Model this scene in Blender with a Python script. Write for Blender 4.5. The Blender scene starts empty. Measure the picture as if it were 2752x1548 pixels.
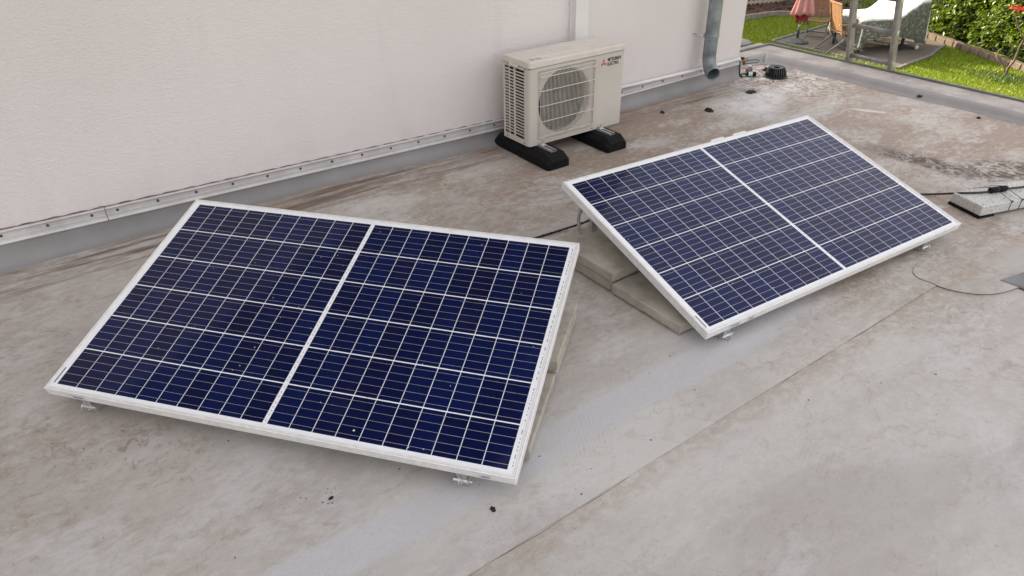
import bpy, bmesh, math, random
import numpy as np
from mathutils import Vector, Matrix, Euler
random.seed(7); rng = np.random.default_rng(7)
R = math.radians
scene = bpy.context.scene
col = scene.collection

# ------------------------------------------------------------------ camera, sky, sun, exposure
def cam_setup():
    cd = bpy.data.cameras.new('camera'); co = bpy.data.objects.new('camera', cd); col.objects.link(co)
    yaw, pitch, roll = 0.62337, 0.55747, -0.01406
    f = Vector((math.sin(yaw)*math.cos(pitch), math.cos(yaw)*math.cos(pitch), -math.sin(pitch)))
    r = f.cross(Vector((0, 0, 1))).normalized(); u = r.cross(f)
    c, s = math.cos(roll), math.sin(roll)
    r2 = c*r + s*u; u2 = -s*r + c*u
    m = Matrix((r2, u2, -f)).transposed().to_4x4()
    m.translation = Vector((1.532, -3.717, 1.689))
    co.matrix_world = m
    cd.sensor_width = 36; cd.lens = 0.70305*36; cd.clip_start = 0.05; cd.clip_end = 500
    scene.camera = co
cam_setup()
SUN_EL, SUN_AZ = R(22), R(-11)          # azimuth from +y towards +x
w = bpy.data.worlds.new('World'); scene.world = w; w.use_nodes = True
def world_setup():
    nt = w.node_tree; nt.nodes.clear(); N = nt.nodes.new; L = nt.links.new
    sky = N('ShaderNodeTexSky'); sky.sky_type = 'NISHITA'; sky.sun_disc = False
    sky.sun_elevation = SUN_EL; sky.sun_rotation = SUN_AZ; sky.dust_density = 2.0; sky.air_density = 1.0
    hs = N('ShaderNodeHueSaturation'); hs.inputs['Saturation'].default_value = 0.30
    hs.inputs['Value'].default_value = 1.35
    L(sky.outputs[0], hs.inputs['Color'])
    tint = N('ShaderNodeMix'); tint.data_type = 'RGBA'; tint.blend_type = 'MULTIPLY'; tint.inputs[0].default_value = 1
    tint.inputs[7].default_value = (1.158, 1.03, 0.92, 1); L(hs.outputs[0], tint.inputs[6])
    tcz = N('ShaderNodeTexCoord'); sx = N('ShaderNodeSeparateXYZ'); L(tcz.outputs['Generated'], sx.inputs[0])      # overcast luminance: brighter overhead than at the horizon
    lz = N('ShaderNodeMapRange'); lz.inputs[1].default_value = 0; lz.inputs[2].default_value = 1; lz.inputs[3].default_value = .42; lz.inputs[4].default_value = 1.8; L(sx.outputs[2], lz.inputs[0])
    lum = N('ShaderNodeMix'); lum.data_type = 'RGBA'; lum.blend_type = 'MULTIPLY'; lum.inputs[0].default_value = 1; L(tint.outputs[2], lum.inputs[6]); L(lz.outputs[0], lum.inputs[7])
    tc = N('ShaderNodeTexCoord'); no = N('ShaderNodeTexNoise'); no.inputs['Scale'].default_value = 2.2; no.inputs['Detail'].default_value = 5
    L(tc.outputs['Generated'], no.inputs['Vector'])
    rp = N('ShaderNodeMapRange'); rp.inputs[1].default_value = .38; rp.inputs[2].default_value = .62; rp.inputs[3].default_value = .6; rp.inputs[4].default_value = 1
    L(no.outputs[0], rp.inputs[0])
    mx = N('ShaderNodeMix'); mx.data_type = 'RGBA'
    L(rp.outputs[0], mx.inputs[0]); L(sky.outputs[0], mx.inputs[6]); L(lum.outputs[2], mx.inputs[7])
    bg = N('ShaderNodeBackground'); bg.inputs[1].default_value = 0.15
    out = N('ShaderNodeOutputWorld'); L(mx.outputs[2], bg.inputs[0]); L(bg.outputs[0], out.inputs[0])
world_setup()
sl = bpy.data.lights.new('sun', 'SUN'); sl.energy = 5.0; sl.angle = R(0.6); sl.color = (1, .86, .66)
so = bpy.data.objects.new('sun', sl); col.objects.link(so)
sd = Vector((math.sin(SUN_AZ)*math.cos(SUN_EL), math.cos(SUN_AZ)*math.cos(SUN_EL), math.sin(SUN_EL)))
so.rotation_euler = sd.to_track_quat('Z', 'Y').to_euler(); so.location = sd*60
vs = scene.view_settings; vs.view_transform = 'Standard'; vs.look = 'None'; vs.gamma = 1; vs.use_curve_mapping = False
vs.exposure = 1.32
scene.render.engine = 'CYCLES'

# ------------------------------------------------------------------ node helpers
class S:                                     # a float socket with arithmetic
    def __init__(s, b, sock): s.b, s.k = b, sock
    def _m(s, op, *a, clamp=False):
        n = s.b.nt.nodes.new('ShaderNodeMath'); n.operation = op; n.use_clamp = clamp
        for i, x in enumerate((s,)+a):
            if isinstance(x, S): s.b.nt.links.new(x.k, n.inputs[i])
            else: n.inputs[i].default_value = x
        return S(s.b, n.outputs[0])
    def __add__(s, o): return s._m('ADD', o)
    def __radd__(s, o): return s._m('ADD', o)
    def __sub__(s, o): return s._m('SUBTRACT', o)
    def __rsub__(s, o): return (s*-1)+o
    def __mul__(s, o): return s._m('MULTIPLY', o)
    def __rmul__(s, o): return s._m('MULTIPLY', o)
    def __truediv__(s, o): return s._m('DIVIDE', o)
    def abs(s): return s._m('ABSOLUTE')
    def min(s, o): return s._m('MINIMUM', o)
    def max(s, o): return s._m('MAXIMUM', o)
    def sqrt(s): return s._m('SQRT')
    def sin(s): return s._m('SINE')
    def frac(s): return s._m('FRACT')
    def ramp(s, a, b, c=0., d=1.):
        n = s.b.nt.nodes.new('ShaderNodeMapRange'); n.interpolation_type = 'SMOOTHSTEP'
        s.b.nt.links.new(s.k, n.inputs[0])
        for i, x in zip((1, 2, 3, 4), (a, b, c, d)): n.inputs[i].default_value = x
        if a > b:
            n.inputs[1].default_value, n.inputs[2].default_value, n.inputs[3].default_value, n.inputs[4].default_value = b, a, d, c
        return S(s.b, n.outputs[0])
class B:                                     # material builder
    def __init__(s, name):
        s.m = bpy.data.materials.new(name); s.m.use_nodes = True; s.nt = s.m.node_tree
        s.p = s.nt.nodes['Principled BSDF']; s.out = s.nt.nodes['Material Output']
    def pos(s, kind='Object', scale=(1, 1, 1), loc=(0, 0, 0), rot=(0, 0, 0)):
        if kind == 'World': k = s.nt.nodes.new('ShaderNodeNewGeometry').outputs['Position']
        else: k = s.nt.nodes.new('ShaderNodeTexCoord').outputs[kind]
        mp = s.nt.nodes.new('ShaderNodeMapping'); mp.inputs['Scale'].default_value = scale; mp.inputs['Location'].default_value = loc; mp.inputs['Rotation'].default_value = rot
        s.nt.links.new(k, mp.inputs[0]); return mp.outputs[0]
    def xyz(s, v):
        n = s.nt.nodes.new('ShaderNodeSeparateXYZ'); s.nt.links.new(v, n.inputs[0]); return [S(s, o) for o in n.outputs]
    def noise(s, v, scale, detail=4, rough=.5, dist=0):
        n = s.nt.nodes.new('ShaderNodeTexNoise'); s.nt.links.new(v, n.inputs['Vector'])
        n.inputs['Scale'].default_value = scale; n.inputs['Detail'].default_value = detail; n.inputs['Roughness'].default_value = rough; n.inputs['Distortion'].default_value = dist
        return S(s, n.outputs[0])
    def vor(s, v, scale, feature='F1', out=0):
        n = s.nt.nodes.new('ShaderNodeTexVoronoi'); n.feature = feature; s.nt.links.new(v, n.inputs['Vector']); n.inputs['Scale'].default_value = scale
        return S(s, n.outputs[out])
    def rnd(s): return S(s, s.nt.nodes.new('ShaderNodeObjectInfo').outputs['Random'])
    def mix(s, f, a, b, blend='MIX'):
        n = s.nt.nodes.new('ShaderNodeMix'); n.data_type = 'RGBA'; n.blend_type = blend
        for i, x in ((0, f), (6, a), (7, b)):
            if isinstance(x, S): s.nt.links.new(x.k, n.inputs[i])
            elif isinstance(x, (tuple, list)): n.inputs[i].default_value = (*x, 1) if len(x) == 3 else x
            elif isinstance(x, (int, float)): n.inputs[i].default_value = x
            else: s.nt.links.new(x, n.inputs[i])
        return n.outputs[2]
    def set(s, **k):
        for a, x in k.items():
            a = a.replace('_', ' ')
            i = s.p.inputs[a]
            if isinstance(x, S): s.nt.links.new(x.k, i)
            elif isinstance(x, (tuple, list)): i.default_value = (*x, 1) if len(x) == 3 else x
            elif isinstance(x, (int, float)): i.default_value = x
            else: s.nt.links.new(x, i)
        return s
    def bump(s, h, strength=.3, dist=.002):
        n = s.nt.nodes.new('ShaderNodeBump'); n.inputs['Strength'].default_value = strength; n.inputs['Distance'].default_value = dist
        s.nt.links.new(h.k, n.inputs['Height']); s.nt.links.new(n.outputs[0], s.p.inputs['Normal']); return s
def simple(name, c, rough=.5, metal=0., var=.12, scale=8, bump=0, bs=60, spec=.5, dirt=None, dirta=.3, kind='Object'):
    b = B(name); v = b.pos(kind)
    n = b.noise(v, scale, 5, .6)
    c2 = tuple(max(0, x*(1-var*2)) for x in c); c3 = tuple(min(1, x*(1+var)) for x in c)
    cc = b.mix(n.ramp(.3, .7), c2, c3)
    if dirt:
        d = b.noise(v, scale*2.3, 6, .7).ramp(.52, .72)*dirta
        cc = b.mix(d, cc, dirt)
    b.set(Base_Color=cc, Roughness=(n*.2+(rough-.1)) if rough > .1 else rough, Metallic=metal, Specular_IOR_Level=spec)
    if bump: b.bump(b.noise(v, bs, 4, .6), bump, .003)
    return b.m

# ------------------------------------------------------------------ mesh helpers
class MB:
    def __init__(s): s.v, s.f = [], []
    def add(s, vs, fs):
        o = len(s.v); s.v += [tuple(x) for x in vs]; s.f += [tuple(i+o for i in f) for f in fs]; return s
    def box(s, c, d, rot=None):
        x, y, z = d[0]/2, d[1]/2, d[2]/2
        vs = [Vector(p) for p in ((-x,-y,-z),(x,-y,-z),(x,y,-z),(-x,y,-z),(-x,-y,z),(x,-y,z),(x,y,z),(-x,y,z))]
        if rot is not None:
            m = rot if isinstance(rot, Matrix) else Euler(rot).to_matrix(); vs = [m @ p for p in vs]
        c = Vector(c)
        return s.add([p+c for p in vs], [(0,3,2,1),(4,5,6,7),(0,1,5,4),(1,2,6,5),(2,3,7,6),(3,0,4,7)])
    def span(s, a, b): return s.box([(p+q)/2 for p, q in zip(a, b)], [abs(q-p) for p, q in zip(a, b)])
    def bar(s, a, b, wd, ht, up=(0, 0, 1)):           # box along a-b
        a, b = Vector(a), Vector(b); d = (b-a); l = d.length; d.normalize()
        u = Vector(up); sd_ = d.cross(u)
        if sd_.length < 1e-4: sd_ = d.cross(Vector((1, 0, 0)))
        sd_.normalize(); u = sd_.cross(d)
        m = Matrix((d, sd_, u)).transposed()
        return s.box((a+b)/2, (l, wd, ht), m)
    def tube(s, pts, r, n=10, cap=True):
        pts = [Vector(p) for p in pts]; rs = r if isinstance(r, (list, tuple)) else [r]*len(pts)
        vs, fs = [], []
        t0 = (pts[1]-pts[0]).normalized(); ref = Vector((0, 0, 1)) if abs(t0.z) < .9 else Vector((1, 0, 0))
        u = t0.cross(ref).normalized()
        for i, p in enumerate(pts):
            t = (pts[min(i+1, len(pts)-1)]-pts[max(i-1, 0)]).normalized()
            u = (u-t*u.dot(t)).normalized(); v = t.cross(u)
            for k in range(n):
                a = 2*math.pi*k/n; vs.append(p+(u*math.cos(a)+v*math.sin(a))*rs[i])
        for i in range(len(pts)-1):
            for k in range(n):
                k2 = (k+1) % n; fs.append((i*n+k, i*n+k2, (i+1)*n+k2, (i+1)*n+k))
        if cap: fs.append(tuple(range(n))[::-1]); fs.append(tuple((len(pts)-1)*n+k for k in range(n)))
        return s.add(vs, fs)
    def lathe(s, prof, n=24, c=(0, 0, 0), cap=True):
        vs, fs = [], []
        for r, z in prof:
            for k in range(n):
                a = 2*math.pi*k/n; vs.append((c[0]+r*math.cos(a), c[1]+r*math.sin(a), c[2]+z))
        for i in range(len(prof)-1):
            for k in range(n):
                k2 = (k+1) % n; fs.append((i*n+k, i*n+k2, (i+1)*n+k2, (i+1)*n+k))
        if cap: fs.append(tuple(range(n))[::-1]); fs.append(tuple((len(prof)-1)*n+k for k in range(n)))
        return s.add(vs, fs)
    def prism(s, poly, z0, z1):
        n = len(poly)
        vs = [(x, y, z0) for x, y in poly]+[(x, y, z1) for x, y in poly]
        return s.add(vs, [tuple(range(n))[::-1], tuple(range(n, 2*n))]+[(i, (i+1) % n, n+(i+1) % n, n+i) for i in range(n)])
    def grid(s, P):                                    # P: rows of points
        nr, nc = len(P), len(P[0])
        return s.add([p for row in P for p in row], [(i*nc+j, i*nc+j+1, (i+1)*nc+j+1, (i+1)*nc+j) for i in range(nr-1) for j in range(nc-1)])
    def mesh(s, name, mat, smooth=False):
        me = bpy.data.meshes.new(name); me.from_pydata(s.v, [], s.f); me.materials.append(mat)
        if smooth:
            me.shade_smooth()
        me.update(); return me
    def build(s, name, mat, parent=None, smooth=False, bevel=0, seg=2, loc=None):
        o = bpy.data.objects.new(name, s.mesh(name, mat, smooth)); col.objects.link(o)
        if parent: o.parent = parent
        if loc: o.location = loc
        if bevel:
            m = o.modifiers.new('bevel', 'BEVEL'); m.width = bevel; m.segments = seg; m.limit_method = 'ANGLE'; m.angle_limit = R(40)
        if smooth == 'auto' or (smooth and bevel):
            pass
        return o
def smooth_angle(o, a=40):
    me = o.data; me.shade_smooth()
    try: me.set_sharp_from_angle(angle=R(a))
    except Exception: pass
    return o
def empty(name, loc=(0, 0, 0), rot=(0, 0, 0)):
    o = bpy.data.objects.new(name, None); o.empty_display_size = .1; col.objects.link(o); o.location = loc; o.rotation_euler = rot; return o
def tag(o, label, cat, group=None):
    o['label'] = label; o['category'] = cat
    if group: o['group'] = group
    return o
def struct(o, label=None):
    o['kind'] = 'structure'
    if label: o['label'] = label
    return o
def inst(me, name, parent, loc=(0, 0, 0), rot=(0, 0, 0), sc=(1, 1, 1)):
    o = bpy.data.objects.new(name, me); col.objects.link(o); o.parent = parent; o.location = loc; o.rotation_euler = rot; o.scale = sc; return o

# ------------------------------------------------------------------ materials
def mat_roof():
    b = B('roof_membrane'); v = b.pos('World')
    x, y, z = b.xyz(v)
    vs_ = b.pos('World', (1, 2.6, 1)); vr = b.pos('World', (1, 1, 1), rot=(0, 0, .5))
    big = b.noise(vs_, .9, 5, .6, .6); mid = b.noise(vs_, 3.2, 7, .65, .8); fine = b.noise(v, 55, 5, .7); grit = b.noise(v, 260, 2, .6)
    streak = b.noise(b.pos('World', (2.2, 9, 1), rot=(0, 0, .35)), 2.1, 6, .7, 1.2)
    scr = b.noise(b.pos('World', (30, 5, 1), rot=(0, 0, .8)), 1.6, 5, .75, 1.5)
    far = ((x-2.6)*.32+(y+2.4)*.2).ramp(0, 1.0)                    # more settled dirt towards the low end
    grey = b.mix(big.ramp(.35, .65), (.43, .415, .39), (.54, .525, .495))
    cloud = b.noise(b.pos('World', (1, 1.5, 1)), 1.25, 8, .62, .25); grain = b.noise(b.pos('World', (1, 1.6, 1), rot=(0, 0, .3)), 16, 7, .75, .4)
    grain2 = b.noise(v, 46, 5, .75)
    left = x.ramp(2.2, 1.3)*.30
    low = y.ramp(-2.45, -2.75)                                       # the lower sheet stays cleaner
    region = ((far*.85+left+.24)*(1.0-low*.5)+low*.12)
    dirt = (cloud.ramp(.33, .62)*.75+.25)*(grain.ramp(.30, .60)*.55+grain2.ramp(.35, .62)*.25+.2)*region*1.35
    dirt = (dirt+streak.ramp(.56, .74)*grain.ramp(.42, .6)*.30*(region+.15)).min(1.0)
    c = b.mix(dirt*.92, grey, (.268, .203, .150))
    tide = (b.noise(b.pos('World', (1, 1.4, 1)), 1.7, 6, .55, .4)-.53).abs().ramp(.013, .002)*grain.ramp(.36, .6)*(region+.1)
    tide2 = (b.noise(b.pos('World', (1, 1.4, 1), loc=(7, 3, 0)), 3.1, 5, .55, .3)-.56).abs().ramp(.010, .002)*grain2.ramp(.36, .6)*(region+.05)
    c = b.mix((tide+tide2).min(1.0)*.55, c, (.235, .165, .12))
    # pale water marks
    pale = b.noise(b.pos('World', (1, 1.7, 1)), 1.9, 7, .65, .5).ramp(.53, .61)*grain.ramp(.66, .42)
    c = b.mix(pale*.46, c, (.53, .525, .515))
    # clean strip along the lap
    warp = (b.noise(v, 2.5, 3, .5)-.5)*.07+(b.noise(v, 14, 4, .6)-.5)*.03
    band = ((y+2.375+warp).abs()).ramp(.088, .06)*x.ramp(4.2, 3.2)
    c = b.mix(band*.8, c, b.mix(fine.ramp(.35, .7), (.455, .455, .46), (.515, .515, .52)))
    # dirt washed against the wall
    wy = y+(b.noise(b.pos('World', (1, 1, 1)), 1.6, 5, .6)-.5)*.22
    wall_d = wy.ramp(-.42, -.16)*(streak.ramp(.38, .62)*.8+.2)
    c = b.mix(wall_d*.7, c, (.25, .19, .15))
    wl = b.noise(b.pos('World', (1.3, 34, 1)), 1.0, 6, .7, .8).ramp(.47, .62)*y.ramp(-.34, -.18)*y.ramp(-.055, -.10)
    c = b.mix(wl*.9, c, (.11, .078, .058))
    # ring marks round the drain
    dd = (((x-6.80)*(x-6.80))+((y+.2)*(y+.2))).sqrt()+(b.noise(v, 5, 5, .6)-.5)*.3
    wh = dd.ramp(.85, .25)*b.noise(vr, 7, 6, .7, 2.5).ramp(.45, .62)
    c = b.mix(wh*.85, c, (.64, .61, .59))
    dk = dd.ramp(.75, .1)*b.noise(vr, 9, 6, .75, 3).ramp(.52, .66)
    c = b.mix(dk*.8, c, (.11, .075, .055))
    # puddle halo and mud spots
    def spot(px, py, rx, ry, sc, lo, hi, colr, amt, c, rot=0.):
        q = b.pos('World', (1, 1, 1)); 
        ca, sa = math.cos(rot), math.sin(rot)
        ux = ((x-px)*ca+(y-py)*sa)/rx; uy = ((y-py)*ca-(x-px)*sa)/ry
        d = (ux*ux+uy*uy).sqrt()+(b.noise(v, sc*.35, 5, .6)-.5)*.9
        m = d.ramp(1.0, .35)*b.noise(b.pos('World', (1, 1, 1), rot=(0, 0, rot)), sc, 7, .75, 1.5).ramp(lo, hi)
        return b.mix(m*amt, c, colr)
    c = spot(6.05, -.52, .42, .26, 6, .35, .6, (.66, .65, .64), .7, c)
    c = spot(6.30, -.31, .12, .09, 22, .38, .55, (.055, .035, .025), .95, c)
    c = spot(6.52, -.44, .5, .3, 12, .5, .66, (.62, .59, .57), .6, c)
    c = spot(5.95, -1.85, .14, .45, 16, .40, .54, (.07, .042, .025), 1.0, c, .08)
    c = spot(6.18, -2.2, .40, .22, 14, .42, .56, (.07, .042, .026), 1.0, c, -.3)
    c = spot(5.60, -1.75, .16, .2, 16, .5, .66, (.10, .065, .045), .8, c)
    c = spot(6.58, -1.13, .035, .16, 9, .2, .4, (.64, .64, .64), .6, c, .5)
    c = spot(1.45, -1.5, .55, .22, 18, .5, .68, (.15, .095, .065), .65, c, -.8)
    c = spot(3.7, -2.3, .6, .2, 5, .3, .5, (.52, .525, .535), .5, c)
    sb = (y+2.64+(b.noise(v, 4, 4, .6)-.5)*.05).ramp(-.095, -.02)*y.ramp(-2.628, -2.636)*grain.ramp(.3, .62)
    c = b.mix(sb*.5, c, (.33, .255, .19))
    # tread scuffs
    def tread(px, py, r, ang, c):
        q = b.xyz(b.pos('World', (1, 1, 1), rot=(0, 0, ang)))
        ln = (q[0]*420+(b.noise(v, 20, 2)-.5)*5).sin().ramp(-.1, .7)
        d = (((x-px)*(x-px))+((y-py)*(y-py))).sqrt()+(b.noise(v, 9, 4, .6)-.5)*.16
        return b.mix(ln*d.ramp(r, r*.4)*fine.ramp(.4, .6)*grain.ramp(.4, .58)*.38, c, (.33, .27, .23))
    c = tread(2.75, -2.42, .17, .5, c); c = tread(2.32, -2.63, .12, .2, c); c = tread(3.3, -2.95, .14, 1.2, c)
    # fine lap line and speckle
    c = b.mix(fine.ramp(.55, .75)*.34, c, (.25, .21, .18)); c = b.mix(grit.ramp(.54, .74)*.24, c, (.25, .21, .175)); c = b.mix(grit.ramp(.46, .28)*.16, c, (.62, .60, .58))
    c = b.mix(scr.ramp(.66, .74)*.2, c, (.62, .61, .6))
    sp = b.vor(v, 38, 'F1', 0).ramp(.10, .05)*b.noise(v, 3, 3).ramp(.5, .6)
    c = b.mix(sp*.5, c, (.10, .08, .065))
    b.set(Base_Color=c, Roughness=mid*.25+.5, Specular_IOR_Level=.35)
    b.bump(fine*.5+grit*.35+mid*1.2+band*-.3, .35, .004)
    return b.m
def mat_plaster():
    b = B('pink_white_plaster'); v = b.pos('World')
    n1 = b.noise(b.pos('World', (1, 1, 1.5)), 130, 5, .7); n2 = b.noise(b.pos('World', (1, 1, 1.5)), 62, 4, .6, .6); big = b.noise(v, .7, 4, .5); x, y, z = b.xyz(v)
    c = b.mix(big.ramp(.3, .7), (.665, .612, .59), (.715, .668, .648))
    c = b.mix(n1.ramp(.62, .78)*.25, c, (.50, .45, .43))
    spl = z.ramp(.45, .16)*b.noise(b.pos('World', (3, 1, 1)), 2.2, 6, .7).ramp(.42, .7)
    c = b.mix(spl*.14, c, (.42, .36, .31))
    c = b.mix(b.noise(b.pos('World', (5, 1, .5)), 1.1, 5, .6).ramp(.55, .8)*.16, c, (.52, .47, .45))
    b.set(Base_Color=c, Roughness=.9, Specular_IOR_Level=.2); b.bump(n1*.9+n2*1.0, .6, .007); return b.m
def mat_cell():
    b = B('polycrystal_cell'); v = b.pos('Object'); r = b.rnd()
    gl = b.vor(b.pos('Object', (90, 60, 1)), 1, 'F1', 1) if False else None
    n = b.noise(v, 34, 3, .6)
    c1 = b.mix(r.ramp(.0, 1.0), (.0016, .0046, .028), (.0022, .0080, .050))
    tone = (r*7.3).frac()
    g_ = b.noise(b.pos('Object', (1, 1, 1)), 70, 2, .5)
    c2 = b.mix(tone.ramp(.6, 1.)*.55, c1, (.0045, .0038, .020))
    dust = b.noise(b.pos('World'), 7, 6, .7, .6).ramp(.5, .8)*.012
    c2 = b.mix(dust, c2, (.5, .48, .45))
    c3 = b.mix(n.ramp(.35, .7)*.45, c2, (.003, .008, .045))
    b.set(Base_Color=c3, Roughness=.4, Specular_IOR_Level=.25, Specular_Tint=(.13, .15, .95), Coat_Weight=1., Coat_Roughness=b.noise(b.pos('World'), 3.5, 4, .6)*.12+.0, Coat_IOR=1.2)
    return b.m
def coat(name, c, rough=.5, metal=0):
    b = B(name); n = b.noise(b.pos('Object'), 20, 4)
    b.set(Base_Color=b.mix(n.ramp(.3, .7), tuple(k*.93 for k in c), c), Roughness=rough, Metallic=metal, Coat_Weight=1., Coat_Roughness=.06, Coat_IOR=1.2); return b.m
def mat_concrete(name, c, g=1.):
    b = B(name); v = b.pos('Object'); n = b.noise(v, 9, 6, .65); g1 = b.noise(v, 160, 3, .7); pits = b.vor(v, 110).ramp(.16, .06)
    cc = b.mix(n.ramp(.3, .7), tuple(k*.72 for k in c), tuple(k*1.1 for k in c))
    cc = b.mix(g1.ramp(.55, .75)*.45*g, cc, tuple(k*.5 for k in c)); cc = b.mix(g1.ramp(.42, .28)*.4*g, cc, tuple(min(1, k*1.5) for k in c))
    cc = b.mix(pits*.6*b.noise(v, 20, 2).ramp(.45, .6), cc, tuple(k*.3 for k in c))
    b.set(Base_Color=cc, Roughness=.92, Specular_IOR_Level=.2); b.bump(g1+n-pits*.8, .6, .004); return b.m
def mat_granite():
    b = B('speckled_granite'); v = b.pos('Object'); n = b.noise(v, 190, 3, .7); n2 = b.noise(v, 95, 2, .6)
    c = b.mix(n.ramp(.42, .58), (.34, .33, .31), (.70, .69, .66)); c = b.mix(n2.ramp(.60, .68)*.8, c, (.10, .10, .095))
    b.set(Base_Color=c, Roughness=.85); b.bump(n, .5, .003); return b.m
def mat_leaf(name, c1, c2, trans=.35):
    b = B(name); v = b.pos('Object'); n = b.noise(v, 9, 3); g = b.nt.nodes.new('ShaderNodeNewGeometry')
    ri = S(b, g.outputs['Random Per Island'])
    c = b.mix((ri*.7+n*.3).ramp(.1, .9), c1, c2)
    b.set(Base_Color=c, Roughness=.38, Specular_IOR_Level=.5)
    t = b.nt.nodes.new('ShaderNodeBsdfTranslucent'); b.nt.links.new(b.mix(.5, c, (.16, .22, .02)), t.inputs[0])
    ms = b.nt.nodes.new('ShaderNodeMixShader'); ms.inputs[0].default_value = trans
    b.nt.links.new(b.p.outputs[0], ms.inputs[1]); b.nt.links.new(t.outputs[0], ms.inputs[2]); b.nt.links.new(ms.outputs[0], b.out.inputs[0])
    return b.m
def mat_cover():
    b = B('weathered_cover_fabric'); v = b.pos('World'); n = b.noise(v, 3.5, 6, .7, .6); f = b.noise(v, 16, 5, .7); x, y, z = b.xyz(v)
    c = b.mix(n.ramp(.35, .7), (.58, .57, .54), (.72, .71, .68))
    c = b.mix(f.ramp(.5, .75)*.6, c, (.25, .25, .2))
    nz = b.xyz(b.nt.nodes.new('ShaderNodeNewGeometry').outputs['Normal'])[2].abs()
    low = (nz+(n-.5)*.5).ramp(.62, .42)                   # hanging sides painted dark for shade and algae, top left pale
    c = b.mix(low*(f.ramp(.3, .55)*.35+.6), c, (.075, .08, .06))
    b.set(Base_Color=c, Roughness=.75); b.bump(n*2+f, .4, .01); return b.m
def mat_mulch():
    b = B('bark_mulch'); v = b.pos('World'); n = b.noise(v, 11, 6, .75); k = b.vor(b.pos('World', (1, 2.2, 1)), 14, 'F1', 0)
    c = b.mix(n.ramp(.35, .65), (.045, .022, .016), (.15, .075, .048)); c = b.mix(k.ramp(.2, .0)*.5, c, (.24, .14, .09))
    b.set(Base_Color=c, Roughness=.95); b.bump(n*2+k, .9, .04); return b.m
def mat_patio():
    b = B('grey_brown_paving'); v = b.pos('World', (1, 1, 1), rot=(0, 0, .05))
    br = b.nt.nodes.new('ShaderNodeTexBrick'); b.nt.links.new(v, br.inputs['Vector']); br.inputs['Scale'].default_value = 5
    br.inputs['Color1'].default_value = (.135, .108, .085, 1); br.inputs['Color2'].default_value = (.175, .145, .115, 1); br.inputs['Mortar'].default_value = (.07, .06, .04, 1); br.inputs['Mortar Size'].default_value = .03
    n = b.noise(v, 5, 6, .7); f = b.noise(v, 40, 3, .7)
    c = b.mix(n.ramp(.35, .7)*.5, br.outputs[0], (.115, .10, .075)); c = b.mix(f.ramp(.55, .75)*.4, c, (.10, .10, .06))
    b.set(Base_Color=c, Roughness=.9); b.bump(f+n, .5, .01); return b.m
def mat_lawn():
    b = B('lawn_soil'); v = b.pos('World'); n = b.noise(v, 2.4, 5, .6); f = b.noise(v, 45, 4, .7)
    c = b.mix(n.ramp(.3, .7), (.13, .18, .008), (.18, .22, .012)); c = b.mix(f.ramp(.55, .75)*.35, c, (.07, .09, .012))
    b.set(Base_Color=c, Roughness=.9); b.bump(f, .6, .02); return b.m
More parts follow.
